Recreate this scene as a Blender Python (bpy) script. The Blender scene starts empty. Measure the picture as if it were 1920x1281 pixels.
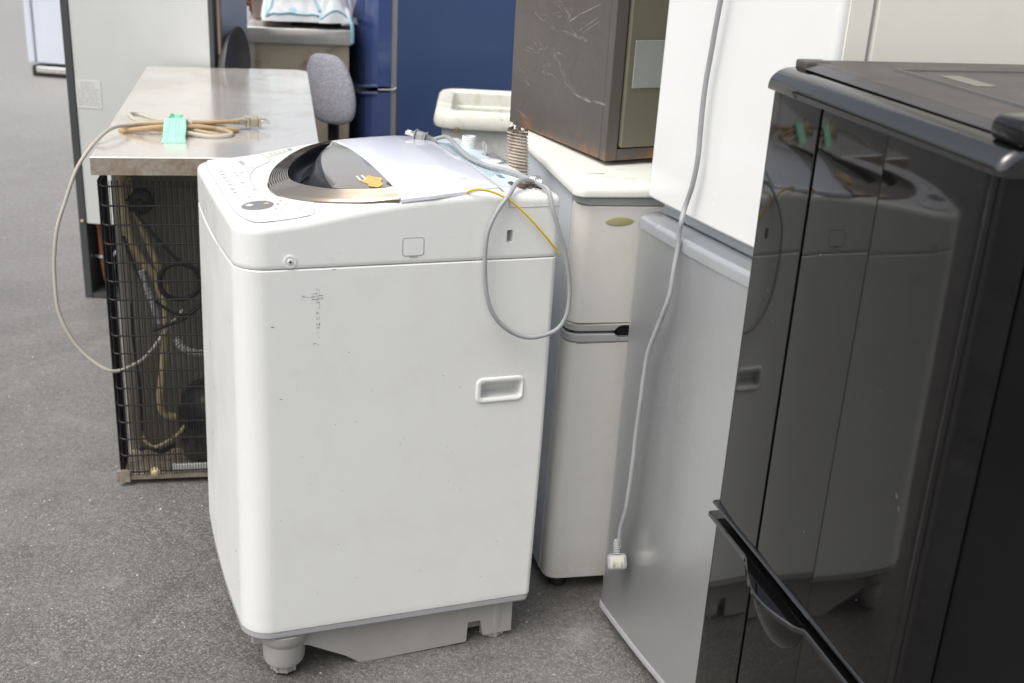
import bpy, bmesh, math, random
from math import sin, cos, pi, radians, sqrt
from mathutils import Vector, Matrix, noise
random.seed(7)
S = bpy.context.scene
C = S.collection

# ------------------------------------------------------------------ camera
CAMZ = 1.4076
PITCH, ROLL, FPX = radians(21.3143), radians(-3.3264), 2195.4766
fw = Vector((0, cos(PITCH), -sin(PITCH)))
rt0 = Vector((1, 0, 0)); up0 = Vector((0, sin(PITCH), cos(PITCH)))
rt = rt0*cos(ROLL) - up0*sin(ROLL)
up = up0*cos(ROLL) + rt0*sin(ROLL)
cd = bpy.data.cameras.new('camera'); cam = bpy.data.objects.new('camera', cd); C.objects.link(cam)
cd.sensor_width = 36; cd.lens = FPX/1920*36; cd.clip_start = .05; cd.clip_end = 500
M = Matrix((rt, up, -fw)).transposed().to_4x4(); M.translation = (0, 0, CAMZ)
cam.matrix_world = M
cd.dof.use_dof = True; cd.dof.focus_distance = 2.05; cd.dof.aperture_fstop = 5.6
S.camera = cam

# ------------------------------------------------------------------ world, sun, exposure
SUN_EL, SUN_AZ = radians(60), radians(225)      # azimuth clockwise from +Y: soft light from the left, behind the camera
w = bpy.data.worlds.new('World'); S.world = w; w.use_nodes = True
nt = w.node_tree; nt.nodes.clear()
sky = nt.nodes.new('ShaderNodeTexSky'); sky.sky_type = 'NISHITA'; sky.sun_disc = False
sky.sun_elevation = SUN_EL; sky.sun_rotation = SUN_AZ
sky.air_density = 1.0; sky.dust_density = 6.0; sky.ozone_density = 1.0
hsv = nt.nodes.new('ShaderNodeHueSaturation'); hsv.inputs['Saturation'].default_value = .42
bg = nt.nodes.new('ShaderNodeBackground'); bg.inputs[1].default_value = .15
wo = nt.nodes.new('ShaderNodeOutputWorld')
nt.links.new(sky.outputs[0], hsv.inputs['Color']); nt.links.new(hsv.outputs[0], bg.inputs[0]); nt.links.new(bg.outputs[0], wo.inputs[0])
sd = bpy.data.lights.new('sun', 'SUN'); sd.energy = .5; sd.angle = radians(40); sd.color = (1, .98, .93)
so = bpy.data.objects.new('sun', sd); C.objects.link(so)
dirv = Vector((sin(SUN_AZ)*cos(SUN_EL), cos(SUN_AZ)*cos(SUN_EL), sin(SUN_EL)))
so.rotation_euler = dirv.to_track_quat('Z', 'Y').to_euler()
S.view_settings.view_transform = 'Standard'; S.view_settings.look = 'None'
S.view_settings.gamma = 1; S.view_settings.use_curve_mapping = False
S.view_settings.exposure = .58

# ------------------------------------------------------------------ materials
MATS = {}
def nodes(name):
    m = bpy.data.materials.new(name); m.use_nodes = True
    t = m.node_tree; b = t.nodes['Principled BSDF']
    tc = t.nodes.new('ShaderNodeTexCoord')
    MATS[name] = m
    return m, t, b, tc.outputs['Object']
def N(t, kind, **kw):
    n = t.nodes.new(kind)
    for k, v in kw.items():
        if k in n.inputs: n.inputs[k].default_value = v
        else: setattr(n, k, v)
    return n
def noi(t, co, scale, detail=4, rough=.55, stretch=None, dist=0):
    n = N(t, 'ShaderNodeTexNoise', Scale=scale, Detail=detail, Roughness=rough, Distortion=dist)
    if stretch:
        mp = N(t, 'ShaderNodeMapping'); mp.inputs['Scale'].default_value = stretch
        t.links.new(co, mp.inputs[0]); co = mp.outputs[0]
    t.links.new(co, n.inputs['Vector']); return n.outputs['Fac']
def ramp(t, f, stops):
    r = N(t, 'ShaderNodeValToRGB'); e = r.color_ramp.elements
    while len(e) < len(stops): e.new(.5)
    for i, (p, c) in enumerate(stops):
        e[i].position = p; e[i].color = (c, c, c, 1) if not hasattr(c, '__len__') else (*c, 1)
    t.links.new(f, r.inputs[0]); return r.outputs[0]
def mix(t, f, a, b, mode='MIX'):
    n = N(t, 'ShaderNodeMix', data_type='RGBA', blend_type=mode)
    for s, v in ((0, f), (6, a), (7, b)):
        if hasattr(v, 'is_output'): t.links.new(v, n.inputs[s])
        elif s == 0: n.inputs[0].default_value = v
        else: n.inputs[s].default_value = (*v, 1) if len(v) == 3 else v
    return n.outputs[2]
def mth(t, op, a, b=None):
    n = N(t, 'ShaderNodeMath', operation=op)
    for i, v in enumerate((a, b)):
        if v is None: continue
        if hasattr(v, 'is_output'): t.links.new(v, n.inputs[i])
        else: n.inputs[i].default_value = v
    return n.outputs[0]
def bump(t, b, h, strength=.2, dist=.001):
    n = N(t, 'ShaderNodeBump', Strength=strength, Distance=dist); t.links.new(h, n.inputs['Height']); t.links.new(n.outputs[0], b.inputs['Normal'])
def paint(name, col, rough=.35, metal=0, coat=0, var=.06, vs=2.5, dirt=0, dcol=(.12, .09, .06), dscale=6, specks=0, bmp=0, bscale=60, spec=.5, stretch=None, rvar=.08, trans=0, ior=1.45, lowdirt=None):
    m, t, b, co = nodes(name)
    lo = tuple(c*(1-var) for c in col); hi = tuple(min(1, c*(1+var)) for c in col)
    c = mix(t, ramp(t, noi(t, co, vs, 5, stretch=stretch), [(.3, 0), (.7, 1)]), lo, hi)
    if dirt:
        f = ramp(t, noi(t, co, dscale, 8, .7, dist=.6), [(.5, 0), (.78, dirt)])
        c = mix(t, f, c, dcol)
    if lowdirt:
        z0, z1, amt = lowdirt
        sp = N(t, 'ShaderNodeSeparateXYZ'); t.links.new(co, sp.inputs[0])
        mr = N(t, 'ShaderNodeMapRange'); t.links.new(sp.outputs[2], mr.inputs[0])
        mr.inputs[1].default_value = z0; mr.inputs[2].default_value = z1; mr.inputs[3].default_value = amt; mr.inputs[4].default_value = 0
        f = mth(t, 'MULTIPLY', mr.outputs[0], ramp(t, noi(t, co, 14, 8, .7), [(.35, 0), (.65, 1)]))
        c = mix(t, f, c, dcol)
    if specks:
        v = N(t, 'ShaderNodeTexVoronoi', Scale=16, Randomness=1.0); t.links.new(co, v.inputs['Vector'])
        n2 = noi(t, co, 300, 2)
        th = mth(t, 'ADD', v.outputs['Distance'], mth(t, 'MULTIPLY', n2, .03))
        sz = mth(t, 'MULTIPLY', noi(t, co, 5, 1), .11*specks)
        f = mth(t, 'LESS_THAN', th, sz)
        c = mix(t, mth(t, 'MULTIPLY', f, .8), c, (.05, .045, .04))
    t.links.new(c, b.inputs['Base Color'])
    b.inputs['Metallic'].default_value = metal; b.inputs['Coat Weight'].default_value = coat
    b.inputs['Coat Roughness'].default_value = .05
    b.inputs['Specular IOR Level'].default_value = spec; b.inputs['IOR'].default_value = ior
    b.inputs['Transmission Weight'].default_value = trans
    r = ramp(t, noi(t, co, vs*3, 6, .65, stretch=stretch), [(.3, max(.02, rough-rvar)), (.72, rough+rvar)])
    t.links.new(r, b.inputs['Roughness'])
    if bmp: bump(t, b, noi(t, co, bscale, 3, .6, stretch=stretch), bmp, .001)
    return m

white = paint('white_enamel', (.725, .735, .71), .34, var=.02, dirt=.11, dcol=(.4, .35, .28), dscale=9, specks=.55, bmp=.05, bscale=25)
whitetop = paint('white_plastic_deck', (.735, .75, .725), .3, var=.01, dirt=.07, dcol=(.45, .4, .33), dscale=12, specks=.25)
greyplastic = paint('pale_grey_plastic', (.34, .34, .35), .5, var=.05, dirt=.15, dscale=9, specks=.6)
skirtm = paint('beige_grey_plastic', (.35, .34, .32), .55, var=.05, dirt=.2, dcol=(.2, .15, .1), dscale=8, specks=.5)
lidwhite = paint('lilac_white_lid', (.76, .78, .84), .13, var=.01, dirt=.04, dcol=(.5, .5, .5), coat=.5)
panelm = paint('console_sheet', (.74, .74, .78), .35, var=.015, dirt=.06, dcol=(.4, .4, .42))
linem = paint('grey_print', (.3, .3, .31), .5)
seamdark = paint('dark_gap', (.02, .02, .02), .8)
smoke = paint('smoked_lid_window', (.25, .205, .155), .1, metal=.8, coat=1, var=.2, rvar=.03, specks=.2)
smokeflat = paint('smoked_mirror_window', (.5, .425, .335), .05, metal=.75, coat=1, var=.1, rvar=.03, dirt=.12, dcol=(.35, .33, .3), dscale=14)
smokedark = paint('smoked_finger_recess', (.008, .008, .01), .3, spec=.35, dirt=.3, dcol=(.12, .13, .16), dscale=14)
btn = paint('white_button', (.78, .78, .78), .3)
ovalgrey = paint('grey_button', (.2, .2, .2), .4)
gold = paint('gold_print', (.6, .5, .3), .4)
bluelabel = paint('pale_blue_label', (.62, .74, .8), .35, var=.02)
cordgrey = paint('grey_cord', (.33, .34, .35), .42, var=.08, dirt=.3, dscale=20)
plugm = paint('grey_plug', (.29, .3, .305), .4)
yellow = paint('yellow_wire', (.68, .48, .03), .4, dirt=.2, dscale=20)
metal = paint('bright_metal', (.75, .75, .74), .2, metal=1)
hosem = paint('beige_hose', (.55, .49, .42), .6, dirt=.95, dcol=(.12, .075, .045), dscale=22, var=.15)
rustm = paint('crud', (.13, .095, .075), .9, dirt=.8, dcol=(.4, .36, .3), dscale=60)
clear = paint('clear_plastic', (.95, .95, .95), .12, trans=.9, rvar=.03)
stainless = None
cream = paint('cream_plastic', (.76, .77, .71), .38, var=.03, dirt=.25, dcol=(.35, .33, .24), dscale=7, specks=.6)
oldwhite = paint('aged_white_door', (.72, .71, .66), .4, var=.03, dirt=.2, dcol=(.4, .35, .25), dscale=5, specks=.9, lowdirt=(.02, .12, .5))
paleblue = paint('pale_side_sheet', (.64, .68, .73), .4, var=.02, dirt=.06, specks=.3)
greytrim = paint('grey_trim', (.4, .41, .41), .4, var=.04, dirt=.25, dcol=(.25, .17, .08), dscale=12)
rustline = paint('rust_line', (.28, .16, .06), .8, var=.3, vs=40, dirt=.6, dcol=(.5, .4, .25), dscale=40)
olive = paint('olive_badge', (.42, .40, .2), .3, var=.05, dirt=.15)
wfwhite = paint('clean_white_door', (.76, .77, .76), .22, var=.015, specks=.3, bmp=.04, bscale=8, coat=.2)
wfcream = paint('cream_sheet', (.86, .835, .735), .45, var=.02, dirt=.06, specks=.4)
blackgloss = paint('black_gloss', (.0045, .0042, .0042), .045, var=.2, rvar=.02, bmp=.07, bscale=7, spec=.55, specks=0)
blacktop = paint('black_textured_top', (.075, .065, .06), .5, var=.15, dirt=.4, dcol=(.19, .17, .155), dscale=9, bmp=.5, bscale=700, specks=0)
blackmat = paint('black_matte', (.015, .015, .015), .7)
bodyblack = paint('black_side_sheet', (.004, .004, .004), .1, var=.2, bmp=.2, bscale=140, spec=.35)
bevelgrey = paint('satin_black_chamfer', (.035, .035, .04), .3, var=.1)
bluepaint = paint('navy_sheet', (.045, .08, .185), .38, var=.05, dirt=.1, dcol=(.1, .12, .18), coat=.15)
bluedoor = paint('navy_gloss_door', (.05, .085, .24), .14, var=.06, coat=.6)
gaskgrey = paint('grey_gasket', (.28, .28, .26), .6)
greysheet = paint('galvanised_back_panel', (.6, .615, .595), .4, var=.04, dirt=.1, dcol=(.4, .4, .38), metal=.15)
darkframe = paint('dark_grey_frame', (.055, .058, .06), .45, var=.1)
copper = paint('copper_pipe', (.42, .17, .1), .45, metal=.7, dirt=.5, dcol=(.1, .06, .04), dscale=20)
paper = paint('paper_label', (.62, .63, .59), .6, dirt=.1)
blackwire = paint('black_wire', (.022, .021, .022), .4, var=.2, dirt=.2, dcol=(.12, .1, .08), dscale=25)
innerwall = paint('dusty_inner_wall', (.17, .165, .135), .7, var=.12, dirt=.7, dcol=(.08, .065, .045), dscale=6, lowdirt=(.0, .3, .9))
foamtube = paint('yellowed_foam_tube', (.38, .31, .18), .75, var=.2, dirt=.5, dscale=14)
rubber = paint('black_rubber', (.02, .02, .02), .55, dirt=.3, dcol=(.1, .09, .08), dscale=15)
compm = paint('black_compressor', (.02, .02, .022), .3, dirt=.4, dcol=(.12, .11, .1), dscale=10)
cordbeige = paint('beige_cord', (.42, .34, .22), .5, var=.2, vs=5, dirt=.3, dcol=(.25, .14, .05), dscale=8)
cordpale = paint('pale_beige_cord', (.46, .43, .37), .5, var=.1, dirt=.3, dcol=(.25, .2, .13), dscale=10)
plugbeige = paint('beige_plug', (.36, .33, .25), .5)
tape = paint('green_tape', (.36, .78, .54), .4, var=.22, vs=14, dirt=.25, dcol=(.5, .8, .62), dscale=12)
tub = paint('dirty_cream_tub', (.68, .69, .65), .55, var=.05, dirt=.65, dcol=(.25, .2, .1), dscale=9, specks=1.2)
tubrim = paint('stained_tub_rim', (.72, .72, .64), .55, var=.08, dirt=.75, dcol=(.33, .25, .12), dscale=14, specks=1.0)
chairfab = None
potm = paint('dull_pan', (.25, .2, .17), .4, metal=.5, dirt=.4, dscale=10)
woodm = paint('reddish_wood', (.18, .07, .045), .55, var=.3, vs=6, stretch=(1, 1, 12))
panm = paint('dark_pan', (.09, .085, .085), .5, dirt=.4, dcol=(.2, .17, .15), dscale=9, metal=.3)
backblue = paint('grey_blue_panel', (.3, .33, .4), .5, var=.03)
sinkfront = paint('dirty_beige_sheet', (.42, .36, .26), .6, var=.1, dirt=.8, dcol=(.12, .08, .04), dscale=12)
feetm = paint('black_foot', (.02, .02, .02), .5)
whitefar = paint('far_white_sheet', (.62, .66, .74), .4)

# brushed silver door
m, t, b, co = nodes('brushed_silver_door'); silver = m
g = noi(t, co, 60, 4, .7, stretch=(40, 40, .35)); g2 = noi(t, co, 2.2, 3)
c_ = mix(t, ramp(t, g, [(.3, 0), (.7, 1)]), (.50, .512, .52), (.57, .58, .59))
scr = ramp(t, noi(t, co, 9, 9, .8, stretch=(1, 1.6, .5), dist=2.5), [(.62, 0), (.66, .22), (.67, 0)])
c_ = mix(t, scr, c_, (.75, .75, .75))
t.links.new(c_, b.inputs['Base Color']); b.inputs['Metallic'].default_value = .75; b.inputs['Coat Weight'].default_value = .35; b.inputs['Coat Roughness'].default_value = .12
t.links.new(ramp(t, g2, [(.3, .27), (.7, .36)]), b.inputs['Roughness']); bump(t, b, g, .12, .0005)
silvertrim = paint('silver_plastic_trim', (.40, .42, .44), .22, metal=.35, var=.03, coat=.3)
# stainless
m, t, b, co = nodes('stainless_sheet'); stainless = m
g = noi(t, co, 25, 6, .7, stretch=(30, .8, 1)); st = noi(t, co, 5, 8, .72, dist=.8)
c_ = mix(t, mix(t, ramp(t, noi(t, co, 2.2, 7, .7, dist=1.5), [(.48, 0), (.66, .8)]), (0, 0, 0), (1, 1, 1)), (.80, .77, .72), (.60, .53, .45))
c_ = mix(t, ramp(t, st, [(.55, 0), (.75, .55)]), c_, (.42, .34, .26))
c_ = mix(t, ramp(t, noi(t, co, 7, 7, .75, stretch=(6, .6, 1), dist=.4), [(.56, 0), (.66, .3)]), c_, (.9, .89, .86))
t.links.new(c_, b.inputs['Base Color']); b.inputs['Metallic'].default_value = .6
t.links.new(ramp(t, st, [(.3, .10), (.7, .24)]), b.inputs['Roughness']); bump(t, b, g, .03, .0004)
m, t, b, co = nodes('stained_stainless_edge'); steeledge = m
st = noi(t, co, 24, 9, .78, dist=.5)
c_ = mix(t, ramp(t, st, [(.38, 0), (.55, .5), (.72, 1)]), (.46, .42, .35), (.2, .12, .06))
t.links.new(c_, b.inputs['Base Color']); b.inputs['Metallic'].default_value = .55
t.links.new(ramp(t, st, [(.3, .3), (.7, .7)]), b.inputs['Roughness'])
# scratched brown cabinet
m, t, b, co = nodes('scratched_brown_steel'); brown = m
base = mix(t, ramp(t, noi(t, co, 4, 6, .6), [(.3, 0), (.7, 1)]), (.098, .086, .076), (.132, .118, .106))
s1 = noi(t, co, 4.5, 9, .72, dist=2.2)
l1 = ramp(t, s1, [(.55, 0), (.555, .16), (.56, 0)])
s2 = noi(t, co, 3.2, 6, .8, stretch=(1, 2.6, .8), dist=3.5)
l2 = ramp(t, s2, [(.61, 0), (.615, .2), (.62, 0)])
patch = ramp(t, noi(t, co, 5, 3), [(.4, 0), (.55, 1)])
f = mth(t, 'MULTIPLY', mth(t, 'MAXIMUM', l1, l2), patch)
base = mix(t, f, base, (.42, .42, .43))
fl = noi(t, co, 55, 5, .75); base = mix(t, mth(t, 'MULTIPLY', ramp(t, fl, [(.7, 0), (.74, .6)]), patch), base, (.5, .5, .5))
sp = N(t, 'ShaderNodeSeparateXYZ'); t.links.new(co, sp.inputs[0])
mr = N(t, 'ShaderNodeMapRange'); t.links.new(sp.outputs[2], mr.inputs[0])
mr.inputs[1].default_value = 0.0; mr.inputs[2].default_value = .10; mr.inputs[3].default_value = .31; mr.inputs[4].default_value = -.16
rf = mth(t, 'ADD', noi(t, co, 14, 9, .72, dist=.8), mr.outputs[0])
base = mix(t, ramp(t, rf, [(.74, 0), (.86, .9)]), base, (.26, .12, .045))
t.links.new(base, b.inputs['Base Color']); b.inputs['Metallic'].default_value = .25
t.links.new(ramp(t, s1, [(.3, .34), (.7, .5)]), b.inputs['Roughness']); bump(t, b, fl, .15, .0006)
oliveside = paint('olive_door_paint', (.145, .138, .10), .42, var=.08, dirt=.2, dcol=(.25, .2, .12), dscale=10)
platem = paint('pale_steel_plate', (.36, .39, .38), .35, metal=.4, var=.05, dirt=.2)
# chair fabric
m, t, b, co = nodes('grey_chair_fabric'); chairfab = m
g = noi(t, co, 180, 3, .8)
t.links.new(mix(t, ramp(t, g, [(.35, 0), (.65, 1)]), (.2, .2, .23), (.42, .42, .46)), b.inputs['Base Color']); b.inputs['Roughness'].default_value = .95; bump(t, b, g, .6, .003)
# printed towel
m, t, b, co = nodes('printed_towel'); towelm = m
v = N(t, 'ShaderNodeTexVoronoi', Scale=13); t.links.new(co, v.inputs['Vector'])
f = ramp(t, v.outputs['Distance'], [(.18, 1), (.24, 0)])
hs = N(t, 'ShaderNodeSeparateColor'); t.links.new(v.outputs['Color'], hs.inputs[0])
pc = mix(t, ramp(t, hs.outputs[0], [(.4, 0), (.5, 1)]), (.35, .62, .8), (.5, .72, .5))
c_ = mix(t, mth(t, 'MULTIPLY', f, ramp(t, hs.outputs[1], [(.45, 0), (.5, .75)])), (.78, .8, .8), pc)
t.links.new(c_, b.inputs['Base Color']); b.inputs['Roughness'].default_value = .95; bump(t, b, noi(t, co, 250, 3), .5, .002)
towelblue = paint('pale_blue_trim', (.45, .68, .78), .9)
# asphalt
m, t, b, co = nodes('asphalt'); asphalt = m
big = noi(t, co, .9, 5, .6); mid = noi(t, co, 9, 5, .65)
v = N(t, 'ShaderNodeTexVoronoi', Scale=240); t.links.new(co, v.inputs['Vector'])
v2 = N(t, 'ShaderNodeTexVoronoi', Scale=110); t.links.new(co, v2.inputs['Vector'])
hs = N(t, 'ShaderNodeSeparateColor'); t.links.new(v.outputs['Color'], hs.inputs[0])
stone = ramp(t, hs.outputs[0], [(0, (.085, .082, .077)), (.45, (.165, .158, .148)), (.8, (.26, .248, .23)), (.95, (.31, .285, .255)), (1, (.42, .405, .38))])
tar = ramp(t, v.outputs['Distance'], [(.35, 1), (.7, .35)])
c_ = mix(t, 1.0, stone, tar, 'MULTIPLY')
c_ = mix(t, ramp(t, mid, [(.3, 0), (.7, .35)]), c_, (.17, .166, .157))
c_ = mix(t, ramp(t, big, [(.35, .1), (.65, .5)]), c_, (.235, .229, .218))
hs2 = N(t, 'ShaderNodeSeparateColor'); t.links.new(v2.outputs['Color'], hs2.inputs[0])
wh = mth(t, 'MULTIPLY', mth(t, 'GREATER_THAN', hs2.outputs[1], .992), mth(t, 'LESS_THAN', v2.outputs['Distance'], .3))
c_ = mix(t, mth(t, 'MULTIPLY', wh, .8), c_, (.5, .48, .45))
lt = ramp(t, noi(t, co, 2.6, 8, .72, dist=2.0), [(.54, 0), (.7, .55)])
c_ = mix(t, lt, c_, (.30, .285, .26))
st = ramp(t, noi(t, co, 1.3, 9, .75, dist=1.2, stretch=(1, .6, 1)), [(.47, 0), (.66, .62)])
c_ = mix(t, st, c_, (.05, .045, .042))
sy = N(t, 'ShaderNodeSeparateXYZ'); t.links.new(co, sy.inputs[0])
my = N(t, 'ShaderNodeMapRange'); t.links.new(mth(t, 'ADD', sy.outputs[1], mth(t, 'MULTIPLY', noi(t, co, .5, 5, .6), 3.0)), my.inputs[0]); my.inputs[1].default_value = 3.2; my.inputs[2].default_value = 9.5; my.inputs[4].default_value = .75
c_ = mix(t, my.outputs[0], c_, (.42, .41, .39))          # grazing sky sheen painted into the colour: paler tarmac further back
fin = ramp(t, noi(t, co, 60, 6, .75), [(.3, .62), (.7, 1)]); c_ = mix(t, 1.0, c_, fin, 'MULTIPLY')
t.links.new(c_, b.inputs['Base Color']); t.links.new(ramp(t, hs.outputs[1], [(0, .4), (1, .65)]), b.inputs['Roughness']); b.inputs['Specular IOR Level'].default_value = .6
h = mth(t, 'ADD', mth(t, 'MULTIPLY', hs.outputs[2], .6), mth(t, 'MULTIPLY', v.outputs['Distance'], -.8))
bump(t, b, h, .4, .0015)
chipm = paint('pale_grit', (.5, .47, .43), .7, var=.3, vs=30)

# ------------------------------------------------------------------ mesh helpers
def mk(name, verts, faces, mat, parent=None, smooth=35, fix=True):
    me = bpy.data.meshes.new(name); me.from_pydata([tuple(v) for v in verts], [], faces)
    if fix:
        bm = bmesh.new(); bm.from_mesh(me); bmesh.ops.recalc_face_normals(bm, faces=bm.faces); bm.to_mesh(me); bm.free()
    me.materials.append(mat)
    if smooth:
        for p in me.polygons: p.use_smooth = True
        me.set_sharp_from_angle(angle=radians(smooth))
    o = bpy.data.objects.new(name, me); C.objects.link(o)
    if parent: o.parent = parent
    return o
class G:                                            # geometry collector
    def __init__(s): s.v = []; s.f = []
    def add(s, v, f):
        n = len(s.v); s.v += [tuple(p) for p in v]; s.f += [tuple(i+n for i in q) for q in f]; return s
    def mk(s, name, mat, parent=None, smooth=35, fix=True): return mk(name, s.v, s.f, mat, parent, smooth, fix)
def loft(rings, cap0=True, cap1=True, closed=True):
    v = []; f = []; n = len(rings[0])
    for r in rings: v += list(r)
    for k in range(len(rings)-1):
        for i in range(n if closed else n-1):
            j = (i+1) % n
            f.append((k*n+i, k*n+j, (k+1)*n+j, (k+1)*n+i))
    if cap0: f.append(tuple(range(n))[::-1])
    if cap1: f.append(tuple(range((len(rings)-1)*n, len(rings)*n)))
    return v, f
def rrect(x0, y0, x1, y1, r, n=6):
    rs = r if hasattr(r, '__len__') else (r,)*4     # corners: x0y0, x1y0, x1y1, x0y1
    p = []
    for (cx, cy, a0, q) in ((x0, y0, pi, rs[0]), (x1, y0, 1.5*pi, rs[1]), (x1, y1, 0, rs[2]), (x0, y1, .5*pi, rs[3])):
        q = max(q, 1e-4); ox = cx + (q if cx == x0 else -q); oy = cy + (q if cy == y0 else -q)
        for i in range(n+1):
            a = a0 + i/n*pi/2; p.append((ox+q*cos(a), oy+q*sin(a)))
    return p
def inset(poly, d):
    n = len(poly); out = []
    for i in range(n):
        x0, y0 = poly[i-1]; x1, y1 = poly[i]; x2, y2 = poly[(i+1) % n]
        ax, ay = x1-x0, y1-y0; bx, by = x2-x1, y2-y1
        la = math.hypot(ax, ay) or 1e-9; lb = math.hypot(bx, by) or 1e-9
        nx, ny = -(ay/la+by/lb), (ax/la+bx/lb); l = math.hypot(nx, ny) or 1
        nx /= l; ny /= l
        k = max(.4, nx*(-ay/la)+ny*(ax/la))
        out.append((x1+nx*d/k, y1+ny*d/k))
    return out
ID = lambda x, y, z: (x, y, z)
FA = lambda x, y, z: (-z, x, y)      # drawn in (b,c), height towards -a
FB = lambda x, y, z: (x, -z, y)      # drawn in (a,c), height towards -b
def prism(poly, z0, z1, bt=0, bb=0, seg=4, xf=ID):
    rings = []
    if bb:
        for i in range(seg+1):
            a = i/seg*pi/2; rings.append([(x, y, z0+bb*(1-sin(a))) for x, y in inset(poly, bb*(1-cos(a)))][:])
        rings = rings[::-1]; rings = [[(x, y, z) for x, y, z in r] for r in rings]
        rings = sorted(rings, key=lambda r: r[0][2])
    else: rings.append([(x, y, z0) for x, y in poly])
    if bt:
        for i in range(seg+1):
            a = i/seg*pi/2; rings.append([(x, y, z1-bt+bt*sin(a)) for x, y in inset(poly, bt*(1-cos(a)))])
    else: rings.append([(x, y, z1) for x, y in poly])
    v, f = loft(rings); return [xf(*p) for p in v], f
def box(x0, y0, z0, x1, y1, z1, bev=0, seg=2):
    if not bev:
        v = [(x, y, z) for z in (z0, z1) for y in (y0, y1) for x in (x0, x1)]
        return v, [(0, 2, 3, 1), (4, 5, 7, 6), (0, 1, 5, 4), (2, 6, 7, 3), (0, 4, 6, 2), (1, 3, 7, 5)]
    bm = bmesh.new(); bmesh.ops.create_cube(bm, size=1)
    for v in bm.verts: v.co = ((x0+x1)/2+v.co.x*(x1-x0), (y0+y1)/2+v.co.y*(y1-y0), (z0+z1)/2+v.co.z*(z1-z0))
    bmesh.ops.bevel(bm, geom=bm.edges[:]+bm.verts[:], offset=bev, segments=seg, profile=.5, affect='EDGES')
    bm.verts.index_update(); r = ([tuple(v.co) for v in bm.verts], [tuple(v.index for v in f.verts) for f in bm.faces]); bm.free(); return r
def crm(P, k):                                       # Catmull-Rom resample
    P = [Vector(p) for p in P]; out = []
    for i in range(len(P)-1):
        a = P[max(0, i-1)]; b_ = P[i]; c = P[i+1]; d = P[min(len(P)-1, i+2)]
        for j in range(k):
            t_ = j/k
            out.append(.5*((2*b_)+(c-a)*t_+(2*a-5*b_+4*c-d)*t_**2+(-a+3*b_-3*c+d)*t_**3))
    out.append(P[-1]); return out
def tube(P, r, seg=8, k=5, flat=1):
    P = crm(P, k) if k > 1 else [Vector(p) for p in P]
    rings = []; ref = Vector((0, 0, 1)); n = len(P)
    T0 = (P[1]-P[0]).normalized()
    if abs(T0.z) > .9: ref = Vector((1, 0, 0))
    nx = T0.cross(ref).normalized()
    for i, p in enumerate(P):
        T = (P[min(n-1, i+1)]-P[max(0, i-1)]).normalized()
        nx = (nx - T*nx.dot(T)).normalized(); ny = T.cross(nx)
        rr = r(i/(n-1)) if callable(r) else r
        rings.append([p+nx*cos(2*pi*j/seg)*rr+ny*sin(2*pi*j/seg)*rr*flat for j in range(seg)])
    return loft(rings)
def lathe(prof, cx=0, cy=0, seg=24, xf=ID):
    v, f = loft([[(cx+r*cos(2*pi*j/seg), cy+r*sin(2*pi*j/seg), z) for j in range(seg)] for r, z in prof])
    return [xf(*p) for p in v], f
def resamp(P, n):
    P = [Vector(p) for p in P]; L = [0]
    for i in range(1, len(P)): L.append(L[-1]+(P[i]-P[i-1]).length)
    out = []
    for k in range(n):
        s = L[-1]*k/(n-1); i = 0
        while i < len(P)-2 and L[i+1] < s: i += 1
        t_ = (s-L[i])/max(1e-9, L[i+1]-L[i]); out.append(P[i].lerp(P[i+1], min(1, t_)))
    return out
def frame(name, x, y, yaw, tx=0, ty=0, label='', cat='', group=None, z=0):
    o = bpy.data.objects.new(name, None); C.objects.link(o); o.empty_display_size = .1
    q = radians(yaw)
    R = Matrix.Rotation(q, 3, 'Z') @ Matrix(((1, 0, tx), (0, 1, ty), (-tx, -ty, 1)))
    R = R.to_quaternion().to_matrix()
    M = R.to_4x4(); M.translation = (x, y, z); o.matrix_world = M
    o['label'] = label; o['category'] = cat
    if group: o['group'] = group
    return o
def boolcut(o, v, f):
    c = mk('cutter', v, f, blackmat, None, 0)
    c.parent = o.parent
    md = o.modifiers.new('b', 'BOOLEAN'); md.object = c; md.solver = 'EXACT'; md.operation = 'DIFFERENCE'
    bpy.context.view_layer.update()
    dg = bpy.context.evaluated_depsgraph_get(); me = bpy.data.meshes.new_from_object(o.evaluated_get(dg))
    o.modifiers.clear(); o.data = me
    bpy.data.objects.remove(c)
    me.set_sharp_from_angle(angle=radians(35))
def glyphs(txt, size, fn, mat, name, parent, spacing=1.0):
    """flat print: characters mapped onto a surface by fn(x, y) -> 3D point"""
    cu = bpy.data.curves.new('t', 'FONT'); cu.body = txt; cu.size = size; cu.space_character = spacing; cu.resolution_u = 2
    cu.align_x = 'CENTER'; cu.align_y = 'CENTER'
    ob_ = bpy.data.objects.new('t', cu); C.objects.link(ob_); bpy.context.view_layer.update()
    me = bpy.data.meshes.new_from_object(ob_.evaluated_get(bpy.context.evaluated_depsgraph_get()))
    v = [fn(p.co.x, p.co.y) for p in me.vertices]; f = [tuple(p.vertices) for p in me.polygons]
    bpy.data.objects.remove(ob_); bpy.data.meshes.remove(me)
    return v, f

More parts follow.
